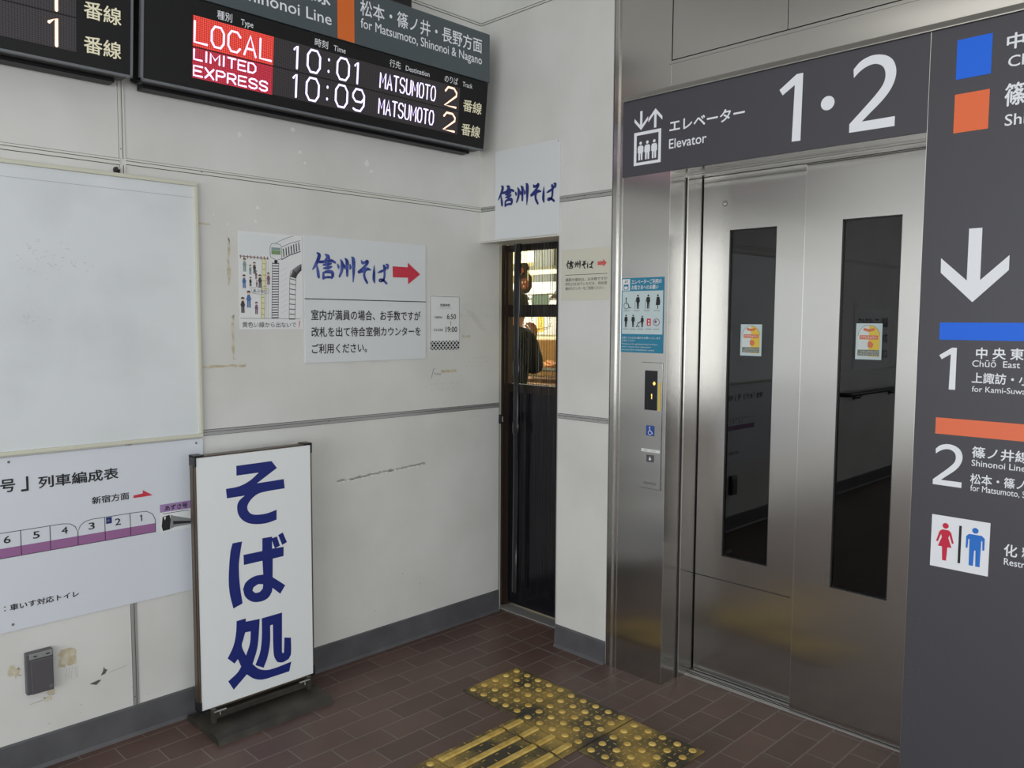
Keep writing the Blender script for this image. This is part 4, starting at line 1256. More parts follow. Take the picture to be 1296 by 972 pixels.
b.use('icon_man'); c_ = 2.143; b.disc(G, c_ - 0.001, 0.8305, 0.0085, 0.0012, 20)
b.poly(G, [(c_ - 0.017, 0.8185), (c_ + 0.017, 0.8185), (c_ + 0.0245, 0.811), (c_ + 0.0245, 0.776), (c_ + 0.0195, 0.776), (c_ + 0.0185, 0.803), (c_ + 0.0155, 0.803), (c_ + 0.0145, 0.725), (c_ + 0.003, 0.725), (c_ + 0.0018, 0.772), (c_ - 0.0018, 0.772), (c_ - 0.003, 0.725), (c_ - 0.0145, 0.725), (c_ - 0.0155, 0.803), (c_ - 0.0185, 0.803), (c_ - 0.0195, 0.776), (c_ - 0.0245, 0.776), (c_ - 0.0245, 0.811)], 0.0012)
b.build('restroom_pictogram', pn)
b = MB(); b.use('grey_lip')
rr = random.Random(11)
for k in range(26):
    u, v = 1.962 + abs(rr.gauss(0, 0.03)), rr.uniform(0.15, 0.62)
    b.ribbon(G, [(u, v), (u + rr.uniform(-.004, .004), v + rr.uniform(-.008, .008))], 0.0008, 0.0009, cap=False)
b.build('scratches', pn)['kind'] = 'stuff'

# ---- lift notice on the steel column
nt = thing('lift_notice', 'teal and white priority users notice stuck on the steel column', 'notice', (-0.001, -0.934, 1.312))
b = MB(); b.use('teal'); b.box(FR, 0.831, 1.314, 0.0005, 1.034, 1.608, 0.0015); pn = b.build('backing', nt)
G = off(FR, 0.0016)
b = MB(); b.use('sticker_b'); b.rect(G, 0.8365, 1.387, 1.0305, 1.556, 0.0004); b.use('paper'); b.rect(G, 0.8345, 1.559, 0.873, 1.604, 0.0004)
b.use('teal'); b.rect(G, 0.842, 1.562, 0.866, 1.583, 0.0007); b.use('grey_ink'); b.poly(G, [(.846, 1.590), (.852, 1.600), (.855, 1.590)], .0007); b.poly(G, [(.857, 1.599), (.863, 1.599), (.860, 1.588)], .0007)
b.use('paper'); b.rect(G, 0.846, 1.564, 0.862, 1.575, 0.0009)
b.text(G, 'エレベーターご利用の', 0.881, 1.583, 1.022, 1.601, 0.02, w=0.0006); b.text(G, 'お客さまへのお願い', 0.881, 1.562, 1.008, 1.579, 0.02, w=0.0006)
b.text(G, '必要とされる方の優先をお願いいたします', 0.836, 1.368, 1.022, 1.377, w=0.0006); b.text(G, 'ご協力ください', 0.836, 1.357, 0.902, 1.365, w=0.0006)
b.text(G, 'Thank you for giving priority to those', 0.836, 1.345, 1.008, 1.3505, w=0.0006, base=True); b.text(G, 'who need the elevator', 0.836, 1.334, 0.98, 1.339, w=0.0006, base=True); b.text(G, 'priority for wheelchair users', 0.836, 1.322, 0.995, 1.328, w=0.0006, base=True)
b.build('lettering', pn)
b = MB(); b.use('black_ink')


def stick(b, u, v0, h, kind=0):
    w_ = 0.0006
    b.disc(G, u, v0 + h * 0.92, h * 0.075, w_, 10)
    if kind == 2:
        b.poly(G, [(u - h * .1, v0 + h * .82), (u + h * .12, v0 + h * .82), (u + h * .2, v0 + h * .5), (u + h * .17, v0 + h * .25), (u - h * .17, v0 + h * .25), (u - h * .14, v0 + h * .55)], w_)
        b.rect(G, u - h * .03, v0, u + h * .03, v0 + h * .27, w_)
    else:
        b.poly(G, [(u - h * .13, v0 + h * .82), (u + h * .13, v0 + h * .82), (u + h * .17, v0 + h * .5), (u + h * .1, v0 + h * .45), (u + h * .09, v0), (u + h * .02, v0), (u, v0 + h * .4), (u - h * .02, v0), (u - h * .09, v0), (u - h * .1, v0 + h * .45), (u - h * .17, v0 + h * .5)], w_)
    if kind == 1:
        b.ribbon(G, [(u - h * .13, v0 + h * .75), (u - h * .24, v0 + h * .55), (u - h * .24, v0)], w_, h * .03)


b.disc(G, 0.855, 1.528, 0.0035, 0.0006, 10); b.ribbon(G, [(0.855, 1.522), (0.857, 1.507), (0.866, 1.505), (0.872, 1.490), (0.878, 1.491)], 0.0006, 0.004)
b.ribbon(G, [(0.852, 1.512), (0.845, 1.503), (0.846, 1.491), (0.856, 1.485), (0.867, 1.491), (0.868, 1.499)], 0.0006, 0.0025)
stick(b, 0.913, 1.486, 0.056, 1); stick(b, 0.962, 1.486, 0.056, 1); stick(b, 1.007, 1.486, 0.056, 2)
stick(b, 0.856, 1.414, 0.05); stick(b, 0.891, 1.414, 0.05); stick(b, 0.935, 1.414, 0.046)
b.ribbon(G, [(0.928, 1.436), (0.915, 1.430), (0.912, 1.420)], 0.0006, 0.004); b.disc(G, 0.909, 1.417, 0.003, 0.0006, 8); b.disc(G, 0.919, 1.417, 0.003, 0.0006, 8)
for u, v in ((0.858, 1.478), (0.908, 1.478), (0.956, 1.478), (1.004, 1.478), (0.854, 1.406), (0.889, 1.406), (0.926, 1.406), (0.966, 1.406), (1.002, 1.406)):
    b.use('grey_ink'); b.rect(G, u - 0.014, v, u + 0.014, v + 0.002, 0.0006)
b.use('icon_red'); b.rect(G, 0.957, 1.420, 0.976, 1.448, 0.0006); b.use('paper'); b.disc(G, 0.967, 1.439, 0.004, 0.0008, 10); b.rect(G, 0.963, 1.424, 0.971, 1.431, 0.0008)
b.use('k_pink'); b.ribbon(G, [(1.002 + 0.014 * math.cos(a * math.pi / 8), 1.434 + 0.013 * math.sin(a * math.pi / 8)) for a in range(17)], 0.0006, 0.003); b.disc(G, 0.998, 1.436, 0.006, 0.0006, 10)
b.build('pictograms', pn)

# ---- lift call panel
cp = thing('lift_call_panel', 'slim steel lift call panel with black floor display and down button', 'lift call panel', (-0.003, -0.987, 0.78))
b = MB(); b.use('steel'); b.box(FR, 0.937, 0.780, 0.0005, 1.035, 1.277, 0.003, bev=0.0008); b.use('steel_dark'); b.box(FR, 0.936, 0.779, 0, 1.036, 1.278, 0.0008); pn = b.build('plate', cp)
G = off(FR, 0.0031)
b = MB(); b.use('vinyl_black'); b.box(G, 0.954, 1.091, 0.0, 1.013, 1.246, 0.001, bev=0.0003)
b.use('amber'); b.poly(G, [(0.995, 1.203), (1.003, 1.203), (1.003, 1.197), (1.007, 1.197), (0.999, 1.188), (0.991, 1.197), (0.995, 1.197)][::-1], 0.0014); b.poly(G, [(0.984, 1.150), (0.987, 1.1555), (0.990, 1.1555), (0.990, 1.135), (0.9865, 1.135), (0.9865, 1.149)], 0.0014); b.build('floor_display', pn)
b = MB(); b.use('yellow_tag'); b.rect(G, 1.0165, 1.091, 1.030, 1.201, 0.0006); b.build('braille_strip', pn)
b = MB(); b.use('icon_blue'); b.rect(G, 0.964, 0.990, 1.003, 1.030, 0.0006); b.use('white_ink')
b.disc(G, 0.981, 1.023, 0.0028, 0.001, 10); b.ribbon(G, [(0.981, 1.018), (0.983, 1.008), (0.990, 1.007), (0.995, 0.998)], 0.001, 0.0028)
b.ribbon(G, [(0.979, 1.010), (0.974, 1.004), (0.976, 0.997), (0.983, 0.994), (0.990, 0.998)], 0.001, 0.0022); b.build('wheelchair_badge', pn)
b = MB(); b.use('paper'); b.rect(G, 0.943, 0.925, 1.031, 0.937, 0.0006); b.use('grey_ink'); b.text(G, '１階ホーム行き', 0.950, 0.9275, 1.012, 0.9345, w=0.0009); b.build('paper_label', pn)
b = MB(); b.use('box_grey'); b.box(G, 0.9685, 0.886, 0, 1.0025, 0.914, 0.002, bev=0.0005); b.use('white_ink'); b.poly(G, [(0.9845, 0.908), (0.9875, 0.908), (0.9875, 0.898), (0.992, 0.902), (0.992, 0.898), (0.986, 0.8915), (0.980, 0.898), (0.980, 0.902), (0.9845, 0.898)], 0.0024); b.build('call_button', pn)
b = MB(); b.use('tray'); b.rect(G, 0.957, 0.797, 1.015, 0.805, 0.0005); b.build('maker_plate', pn)

# ---- stickers on the lift glass
for nm, fr, u0, u1, v0, v1, lab in (('safety_sticker', fd1, 1.239, 1.327, 1.308, 1.428, 'small yellow and white sticker on the narrower, rear lift door pane beside the jamb'), ('safety_sticker', fd2, 1.698, 1.785, 1.312, 1.434, 'small yellow and white sticker on the lift door pane next to the wayfinding panel')):
    fr = off(fr, -0.0095)
    o = thing(nm, lab, 'sticker', fr((u0 + u1) / 2, v0, 0), 'stickers on the lift doors')
    H_, c_ = v1 - v0, (u0 + u1) / 2
    b = MB(); b.use('sticker_b'); b.box(fr, u0, v0, 0.0, u1, v1, 0.0008); pn = b.build('backing', o)
    G = off(fr, 0.0009)
    b = MB()
    arch = lambda a0, a1: [(c_ + 0.036 * math.cos(a), v1 - 0.042 + 0.036 * math.sin(a)) for a in [a0 + (a1 - a0) * k / 10 for k in range(11)]]
    b.use('sticker_y'); b.poly(G, [(c_, v0 + 0.010), (c_ + 0.036, v0 + 0.010)] + arch(0, math.pi / 2), 0.0003)
    b.use('sticker_w'); b.poly(G, [(c_ - 0.036, v0 + 0.010), (c_, v0 + 0.010)] + arch(math.pi / 2, math.pi), 0.0003)
    b.use('grey_ink'); b.ribbon(G, arch(0, math.pi), 0.0006, 0.0012)
    b.use('sticker_o'); b.box(G, c_ - 0.031, v0 + 0.068, 0, c_ + 0.031, v0 + 0.082, 0.0006)
    b.ribbon(G, [(c_ - 0.015, v0 + 0.102), (c_, v0 + 0.098), (c_ + 0.015, v0 + 0.102)], 0.0006, 0.009)
    blob(G, c_ + 0.006, v0 + 0.05, 0.013, 0.014, w=0.0006)
    b.use('sticker_w'); blob(G, c_ - 0.009, v0 + 0.052, 0.010, 0.013, w=0.0005)
    b.use('paper'); b.text(G, 'ドアにちゅうい', c_ - 0.026, v0 + 0.0705, c_ + 0.026, v0 + 0.0795, 0.02, w=0.0009)
    b.use('sticker_g'); b.rect(G, c_ - 0.036, v0 + 0.012, c_ + 0.036, v0 + 0.033, 0.0006)
    b.use('sticker_w'); b.text(G, 'ひきこまれないよう', c_ - 0.024, v0 + 0.023, c_ + 0.033, v0 + 0.030, w=0.0009); b.text(G, 'ごちゅういください', c_ - 0.033, v0 + 0.0145, c_ + 0.033, v0 + 0.0215, w=0.0009)
    b.cuts = []; b.build('print', pn)

# ================================================================== TACTILE PLATES


def dots_tile(u0, v0, label, dots=True):
    b = MB(); b.use('tactile'); b.box(FF, u0 + 0.0008, v0 + 0.0008, 0, u0 + 0.2992, v0 + 0.2992, 0.0045, bev=0.002); b.use('tile_bar')
    for i in range(5):
        for j in range(5):
            b.dome(FF, u0 + 0.03 + 0.06 * i, v0 + 0.03 + 0.06 * j, 0.0135, 0.0055, 0.0045, 14, 3, 0.35)
    rr = random.Random(int(abs(u0 * 1000 + v0 * 77)))
    for i in range(10):
        for j in range(10):
            if i % 2 == 0 and j % 2 == 0: continue
            x, y = u0 + 0.03 + 0.03 * i, v0 + 0.03 + 0.03 * j
            if x > u0 + 0.29 or y > v0 + 0.29: continue
            if (i + j) % 2: b.box(FF, x - 0.006, y - 0.001, 0.0045, x + 0.006, y + 0.001, 0.0055)
            else: b.box(FF, x - 0.001, y - 0.006, 0.0045, x + 0.001, y + 0.006, 0.0055)
    return tag(b.build('tactile_tile', None, None, (u0 + 0.15, v0 + 0.15, 0)), label, 'tactile paving tile', 'yellow tactile tiles')


dots_tile(-0.591, -0.840, 'dotted yellow tactile tile beside the shop doorway and the white panel')
dots_tile(-0.598, -1.141, 'dotted yellow tactile tile that the striped bars run into')
dots_tile(-0.610, -1.447, 'dotted yellow tactile tile in front of the lift doors, end of strip')


def bars_tile(u0, u1, v0, label, g0=0.0, g1=0.0):
    o = thing('tactile_tile', label, 'tactile paving tile', ((u0 + u1) / 2, v0 + 0.15, 0), 'yellow tactile tiles')
    b = MB(); b.use('tactile'); b.box(FF, u0 + 0.001, v0, 0, u1 - 0.001, v0 + 0.2985, 0.0045, bev=0.002)
    base = b
    for k in range(4):
        v = v0 + 0.036 + 0.0765 * k
        b = MB(); b.use('tile_bar')
        b.prism(Frame((0, v, 0.0045), (0, 1, 0), (0, 0, 1)), [(-0.0125, 0), (0.0125, 0), (0.009, 0.005), (-0.009, 0.005)], u0 + g0, u1 - g1); b.build('bar', o)
    b = base; b.use('tile_bar')
    for k in range(5):
        for i in range(int((u1 - u0) / 0.03)):
            x, y = u0 + 0.015 + 0.03 * i, v0 + 0.036 + 0.0765 * (k - 0.5) + (0.014 if i % 2 else -0.012)
            if y < v0 + 0.008 or y > v0 + 0.292: continue
            if i % 2: b.box(FF, x - 0.006, y - 0.001, 0.0045, x + 0.006, y + 0.001, 0.0055)
            else: b.box(FF, x - 0.001, y - 0.006, 0.0045, x + 0.001, y + 0.006, 0.0055)
    b.build('plate', o)
    return o


bars_tile(-0.685, -0.601, -1.138, 'short cut piece of striped yellow tactile tile joining the dotted strip', 0.004, 0.002)
bars_tile(-0.986, -0.692, -1.138, 'full striped yellow tactile tile with four long bars on brick floor', 0.006, 0.004)
dots_tile(-1.288, -1.137, 'dotted yellow tactile tile beyond the far end of the striped bars')

# ================================================================== SHOP DOORWAY
XD = 0.205
FD = Frame((XD, 0, 0), (0, -1, 0), (0, 0, 1))
d1 = thing('door_1', None, None, (XD, -0.2, 0.0)); d1['kind'] = 'structure'
b = MB(); b.use('cream'); b.box(FL, 0.125, 0, -0.09, 0.141, 1.803, -0.004); b.use('alu'); b.box(FL, 0.122, 0.0, -0.01, 0.1275, 1.803, 0.001); b.build('cream_jamb', d1)
b = MB(); b.use('brown_dark'); b.box(FD, -0.09, 0.0, -0.03, -0.055, 1.806, 0.03); b.use('brown_frame'); b.box(FD, -0.055, 0.0, -0.03, -0.026, 1.806, 0.022); b.box(FD, -0.04, 0, 0.02, -0.032, 1.806, 0.0255); b.build('frame', d1)
b = MB(); b.use('brown_dark'); b.box(FD, -0.03, 1.774, -0.03, 0.49, 1.806, 0.0)
b.box(FD, -0.03, 1.456, -0.03, 0.49, 1.514, 0.0)
b.box(FD, -0.03, 1.085, -0.03, 0.49, 1.128, 0.0)
b.box(FD, 0.296, 1.1, -0.03, 0.49, 1.8, 0.001)  # not a rail: dark strip standing in for the right wall edge's shadow
b.build('rail', d1)
b = MB(); b.use('brown_frame'); b.box(FD, -0.026, 0.0, -0.03, -0.019, 1.79, 0.004); b.build('stile', d1)
b = MB(); b.use('glass_shop'); b.box(FD, -0.02, 1.125, -0.018, 0.49, 1.78, -0.012); b.build('glass_pane', d1)
b = MB(); b.use('vinyl_black'); b.box(FD, -0.02, 0.02, -0.02, 0.49, 1.088, -0.004); b.build('lower_panel', d1)
b = MB(); b.use('alu'); b.box(FF, 0.145, -0.49, 0, 0.235, 0.05, 0.006, bev=0.002); b.build('threshold', d1)
b = MB(); b.use('black_plastic'); b.box(FL, 0.119, 0.936, 0.001, 0.136, 0.980, 0.016, bev=0.003); b.use('alu'); b.box(FL, 0.128, 0.945, 0.016, 0.134, 0.972, 0.019); b.build('latch', d1)

# string curtain hung in the doorway
FC = Frame((0.165, 0, 0), (0, -1, 0), (0, 0, 1))
cu = thing('string_curtain', 'dark string curtain hanging in the shop doorway in front of glass', 'string curtain', (0.165, -0.25, 0.05))
b = MB(); b.use('vinyl_black')
rr = random.Random(9)
for k in range(23):
    u = 0.106 + k * 0.0168
    pts = [FC(u + rr.uniform(-.0008, .0008), v, rr.uniform(-.003, .003)) for v in (1.80, 1.5, 1.2, 0.9, 0.6, 0.3, 0.12)]
    b.tube(pts, 0.0011, 5)
o = b.build('strings', cu); o['kind'] = 'stuff'
b = MB(); b.use('vinyl_black')
pts = [(1.806, 0.018, 0.0), (1.6, 0.019, .002), (1.47, 0.019, .004), (1.45, 0.015, .004), (1.25, 0.014, .002), (1.24, 0.020, .003), (1.18, 0.020, .003), (1.16, 0.014, .002), (0.95, 0.014, .001), (0.94, .018, .003), (0.90, .018, .003), (0.88, .013, .001), (0.62, .014, -.002), (0.36, .013, 0.0), (0.10, .014, 0.0)]
P, F = [], []
for v, hw, dw in pts:
    for a in range(10):
        t = 2 * math.pi * a / 10
        P.append(FC(0.082 + 1.25 * hw * math.cos(t) + (1.8 - v) * -0.006, v, dw + 0.006 * math.sin(t)))
for i in range(len(pts) - 1):
    for a in range(10):
        F.append((i * 10 + a, i * 10 + (a + 1) % 10, (i + 1) * 10 + (a + 1) % 10, (i + 1) * 10 + a))
F += [tuple(range(10)), tuple(reversed(range(len(P) - 10, len(P))))]
b.add(P, F); b.build('side_band', cu, smooth=True)

# ================================================================== INSIDE THE SHOP
# eating counter along x = 1.15 .. 1.5
ct = thing('counter', 'wooden standing counter inside the shop under the tray of fritters', 'counter', (1.36, 0.9, 0))
b = MB(); b.use('wood'); b.box(FF, 1.12, -0.3, 1.0, 1.62, 2.4, 1.04, bev=0.006); b.build('worktop', ct)
b = MB(); b.use('brown_dark'); b.box(FF, 1.2, -0.28, -0.005, 1.58, 2.38, 1.0); b.build('front_panel', ct)
tr = thing('serving_tray', 'steel tray of orange fritters raised on a stand on the shop counter', 'tray', (1.36, 0.83, 1.04))
b = MB(); b.use('tray'); b.box(FF, 1.22, 0.55, 1.115, 1.52, 1.10, 1.122); 
for q in ((1.22, 0.55, 1.522, 0.558), (1.22, 1.092, 1.522, 1.10), (1.22, 0.55, 1.228, 1.10), (1.512, 0.55, 1.52, 1.10)): b.box(FF, q[0], q[1], 1.115, q[2], q[3], 1.140)
b.build('pan', tr)
for x, y in ((1.235, 0.565), (1.505, 0.565), (1.235, 1.085), (1.505, 1.085)):
    b = MB(); b.use('tray'); b.cyl(FF, x, y, 0.006, 1.04, 1.116, 10); b.build('leg', tr)
rr = random.Random(21)
k = 0
for i in range(5):
    for j in range(8):
        x, y = 1.255 + i * 0.056 + rr.uniform(-.008, .008), 0.585 + j * 0.066 + rr.uniform(-.008, .008)
        bm = bmesh.new(); bmesh.ops.create_icosphere(bm, subdivisions=2, radius=0.03)
        for v in bm.verts:
            v.co *= rr.uniform(0.86, 1.14); v.co.z *= 0.62
            v.co += Vector((x, y, 1.142 + (0.012 if (i + j) % 2 else 0)))
        b = MB(); b.use('tempura'); b.bm(bm)
        tag(b.build('fritter', None, None, (x, y, 1.125)), 'golden orange fritter heaped on the steel tray inside the shop', 'fritter', 'fritters on the shop tray')
pt_ = thing('stock_pot', 'dark lidded pot standing on the shop counter below the tray', 'pot', (1.22, 0.50, 1.04))
b = MB(); b.use('black_plastic'); b.cyl(FF, 1.20, 0.50, 0.05, 1.04, 1.085, 24); b.build('body', pt_)
b = MB(); b.use('black_plastic'); b.dome(FF, 1.20, 0.50, 0.052, 0.016, 1.085, 24, 4); b.cyl(FF, 1.20, 0.50, 0.008, 1.098, 1.112, 10); b.build('lid', pt_)
# shelf unit on the kitchen side
sh = thing('shop_shelf', 'pale shelf rack at the back of the shop kitchen', 'shelf', (2.75, 2.2, 0))
b = MB(); b.use('shopwall')
for z in (0.95, 1.28, 1.62, 1.95): b.box(FF, 2.55, 0.9, z, 2.98, 3.3, z + 0.02)
b.build('shelf_board', sh)
for y in (0.92, 3.27):
    b = MB(); b.use('shopwall'); b.box(FF, 2.56, y - 0.015, -0.005, 2.59, y + 0.015, 2.0); b.build('upright', sh)
bxs = thing('cardboard_box', 'brown cardboard box with an oval hand hole on the shop shelf', 'box', (1.86, 1.28, 0.95))
b = MB(); b.use('card'); b.box(FF, 1.72, 1.05, 1.04, 2.0, 1.60, 1.30, bev=0.004); b.build('carton', bxs)
FB = Frame((1.72, 0, 0), (0, -1, 0), (0, 0, 1))
b = MB(); b.use('tray'); b.disc(FB, -1.24, 1.205, 0.045, 0.001, 20, 0.012); b.use('grey_ink'); b.disc(FB, -1.24, 1.207, 0.036, 0.0014, 20, 0.006); b.build('hand_hole', bxs)
bk = thing('side_table', 'low prep table carrying a cardboard box in the shop kitchen', 'table', (1.86, 1.3, 0))
b = MB(); b.use('tray'); b.box(FF, 1.68, 0.95, 1.01, 2.1, 1.8, 1.04); b.build('table_top', bk)
for x, y in ((1.7, 0.98), (2.08, 0.98), (1.7, 1.77), (2.08, 1.77)):
    b = MB(); b.use('tray'); b.box(FF, x - .015, y - .015, -0.005, x + .015, y + .015, 1.01); b.build('leg', bk)
# hand-written menu strips on a hanging board
mn = thing('menu_board', 'white menu board with yellow strips hanging at the back of the shop', 'menu board', (2.2, 1.75, 1.31))
FM = Frame((2.2, 0, 0), (0, -1, 0), (0, 0, 1))
b = MB(); b.use('paper'); b.box(FM, -2.25, 1.33, -0.02, -1.30, 1.66, 0.0); pn = b.build('panel', mn)
b = MB()
for k in range(9):
    u = -2.2 + k * 0.1
    b.use('menu_y' if k % 3 == 2 else 'paper'); b.rect(FM, u, 1.35, u + 0.075, 1.64, 0.001)
    b.use('grey_ink')
    for j, c_ in enumerate(('天', 'ぷ', 'ら', 'そ', 'ば')): b.text(FM, c_, u + 0.022, 1.59 - j * 0.05, u + 0.054, 1.63 - j * 0.05, 0.01, w=0.0015)
b.cuts = []; b.build('strips', pn)
# hanging ornament
orn = thing('hanging_ornament', 'round brown ornament with a reddish disc hanging behind the shop glass', 'ornament', (0.62, 0.315, 1.60))
FO = Frame((0.62, 0, 0), (0, -1, 0), (0, 0, 1))
b = MB(); b.use('orn_brown'); c0 = -0.318
b.prism(FO, [(c0 + 0.042 * math.cos(a * math.pi / 12), 1.648 + 0.058 * math.sin(a * math.pi / 12)) for a in range(24)], -0.02, 0.0)
b.prism(FO, [(c0 - 0.008 + 0.026 * math.cos(a * math.pi / 10), 1.725 + 0.034 * math.sin(a * math.pi / 10)) for a in range(20)], -0.02, 0.0); b.build('plaque', orn)
b = MB(); b.use('orn_red'); b.disc(FO, c0 + 0.004, 1.642, 0.031, 0.001, 24); b.disc(FO, c0 - 0.018, 1.715, 0.016, 0.001, 16); b.use('cream_ink')
for u, v in ((-.012, 1.65), (0.01, 1.652), (0.0, 1.628)): b.disc(FO, c0 + u, v, 0.006, 0.002, 10)
b.ribbon(FO, [(c0 + .03, 1.71), (c0 + .03, 1.66)], .001, .012); b.build('disc', orn)
b = MB(); b.use('black_plastic'); b.tube([(0.63, 0.326, 1.755), (0.63, 0.326, 2.5)], 0.0015, 6); b.build('cord', orn)
# hood, lamp, towel
hd = thing('range_hood', 'grey extractor hood above the shop kitchen', 'hood', (1.7, 1.2, 1.7))
b = MB(); b.use('box_lip'); b.prism(Frame((0, 1.5, 0), (1, 0, 0), (0, 0, 1)), [(1.58, 1.60), (2.1, 1.60), (2.0, 1.72), (1.72, 1.72)], -0.0, 0.50); b.build('canopy', hd)
b = MB(); b.use('box_lip'); b.box(FF, 1.78, 1.15, 1.72, 1.95, 1.35, 2.5); b.build('duct', hd)
lp = thing('ceiling_lamp', 'bright tube lamp hanging over the shop kitchen', 'lamp', (1.62, 1.35, 1.80))
b = MB(); b.use('shoji'); b.box(FF, 1.45, 0.85, 1.76, 1.52, 2.2, 1.785, bev=0.008); b.build('tube', lp)
b = MB(); b.use('sticker_w'); b.box(FF, 1.44, 0.85, 1.785, 1.53, 2.2, 1.81); b.build('housing', lp)
for y in (1.0, 2.05):
    b = MB(); b.use('sticker_w'); b.tube([(1.485, y, 1.81), (1.485, y, 2.5)], 0.004, 6); b.build('rod', lp)
tw = thing('towel', 'pale blue cloth hanging on a rail in the shop kitchen', 'cloth', (1.55, 1.05, 1.5))
b = MB(); b.use('cloth_b')
P = []; n = 14
for j in range(6):
    for i in range(n): P.append((1.56 + 0.012 * math.sin(i * 1.3) * (j + 1) / 5, 0.99 + 0.16 * i / (n - 1), 1.62 - 0.15 * j / 5))
b.add(P, [(j * n + i, j * n + i + 1, (j + 1) * n + i + 1, (j + 1) * n + i) for j in range(5) for i in range(n - 1)]); b.build('cloth', tw, smooth=True)
b = MB(); b.use('tray'); b.tube([(1.56, 0.9, 1.625), (1.56, 1.3, 1.625)], 0.005, 8); b.tube([(1.56, 0.92, 1.625), (1.56, 0.92, 2.5)], 0.004, 6); b.tube([(1.56, 1.28, 1.625), (1.56, 1.28, 2.5)], 0.004, 6); b.build('rail', tw)


# ---- customer eating at the counter
def skin(name, nodes_, edges, parent, m, root=0, sub=2, smooth=True):
    me = bpy.data.meshes.new(name)
    org = ORG[parent.name]
    me.from_pydata([tuple(Vector(p[:3]) - org) for p in nodes_], edges, [])
    o = bpy.data.objects.new(name, me); COL.objects.link(o)
    sk = o.modifiers.new('skin', 'SKIN'); sk.use_smooth_shade = True
    sl = me.skin_vertices[0].data if me.skin_vertices else None
    if sl is None:
        bpy.context.view_layer.objects.active = o
        bpy.ops.mesh.customdata_skin_add(); sl = me.skin_vertices[0].data
    for i, p in enumerate(nodes_):
        sl[i].radius = (p[3], p[4] if len(p) > 4 else p[3])
        sl[i].use_root = (i == root)
    sb_ = o.modifiers.new('sub', 'SUBSURF'); sb_.levels = sub; sb_.render_levels = sub
    dg = bpy.context.evaluated_depsgraph_get(); dg.update()
    nm = bpy.data.meshes.new_from_object(o.evaluated_get(dg))
    nm.name = name
    o.modifiers.clear(); o.data = nm
    nm.materials.clear(); nm.materials.append(M[m])
    for p in nm.polygons: p.use_smooth = smooth
    o.parent = parent
    ORG[o.name] = org
    return o


px, py = 0.78, 0.63
man = thing('person', 'person in a black jacket holding chopsticks at the counter behind glass', 'person', (px, py, -0.005))
Nn = [(px, py, .86, .125, .10), (px + .01, py, 1.05, .12, .10), (px + .03, py, 1.22, .13, .11), (px + .05, py, 1.33, .10, .09), (px + .075, py, 1.405, .05), (px + .09, py, 1.46, .052), (px + .105, py, 1.50, .078, .07), (px + .10, py, 1.56, .066, .06),
      (px + .05, py - .13, 1.325, .058), (px + .10, py - .145, 1.15, .048), (px + .20, py - .06, 1.25, .036), (px + .24, py + .0, 1.30, .024),
      (px + .05, py + .13, 1.325, .058), (px + .12, py + .20, 1.14, .048), (px + .19, py + .12, 1.13, .036), (px + .24, py + .10, 1.15, .024),
      (px, py - .09, .80, .09), (px + .01, py - .10, .46, .06), (px, py - .10, .09, .042), (px + .10, py - .11, .03, .035),
      (px, py + .09, .80, .09), (px + .01, py + .10, .46, .06), (px, py + .10, .09, .042), (px + .10, py + .11, .03, .035)]
En = [(0, 1), (1, 2), (2, 3), (3, 4), (4, 5), (5, 6), (6, 7), (3, 8), (8, 9), (9, 10), (10, 11), (3, 12), (12, 13), (13, 14), (14, 15), (0, 16), (16, 17), (17, 18), (18, 19), (0, 20), (20, 21), (21, 22), (22, 23)]


def hand(base, d, upv, side, n0):
    d, upv, side = Vector(d).normalized(), Vector(upv).normalized(), Vector(side).normalized()
    nd, ed = [], []
    palm = Vector(base) + d * 0.035
    nd.append((*palm, .020, .026)); k0 = n0; ed.append((None, k0)); n = n0 + 1
    for q in range(4):
        r_ = palm + d * 0.040 + upv * (0.024 - 0.016 * q)
        L_ = (0.034, 0.038, 0.036, 0.028)[q]
        t1 = r_ + d * L_ * 0.8 + side * 0.008; t2 = t1 + d * L_ * 0.25 + side * L_ * 0.7; t3 = t2 - d * L_ * 0.4 + side * L_ * 0.4
        nd += [(*r_, .0088), (*t1, .0082), (*t2, .0076), (*t3, .0066)]
        ed += [(k0, n), (n, n + 1), (n + 1, n + 2), (n + 2, n + 3)]; n += 4
    t0 = palm + upv * 0.026 + side * 0.012; t1 = t0 + d * 0.028 + upv * 0.010 + side * 0.012; t2 = t1 + d * 0.022 + side * 0.006
    nd += [(*t0, .0105), (*t1, .0088), (*t2, .0075)]; ed += [(k0, n), (n, n + 1), (n + 1, n + 2)]; n += 3
    return nd, ed, n


nd, ed, n1 = hand((px + .24, py + .0, 1.30), (0.25, 0.25, 0.9), (0.6, -0.7, 0.1), (-0.2, 0.7, 0.5), len(Nn))
Nn += nd; En += [(11 if a is None else a, c) for a, c in ed]
nd, ed, n1 = hand((px + .24, py + .10, 1.15), (0.9, -0.3, 0.1), (0.1, 0.1, 1), (0.1, -1, 0.1), len(Nn))
Nn += nd; En += [(15 if a is None else a, c) for a, c in ed]
body = skin('body', Nn, En, man, 'skin')
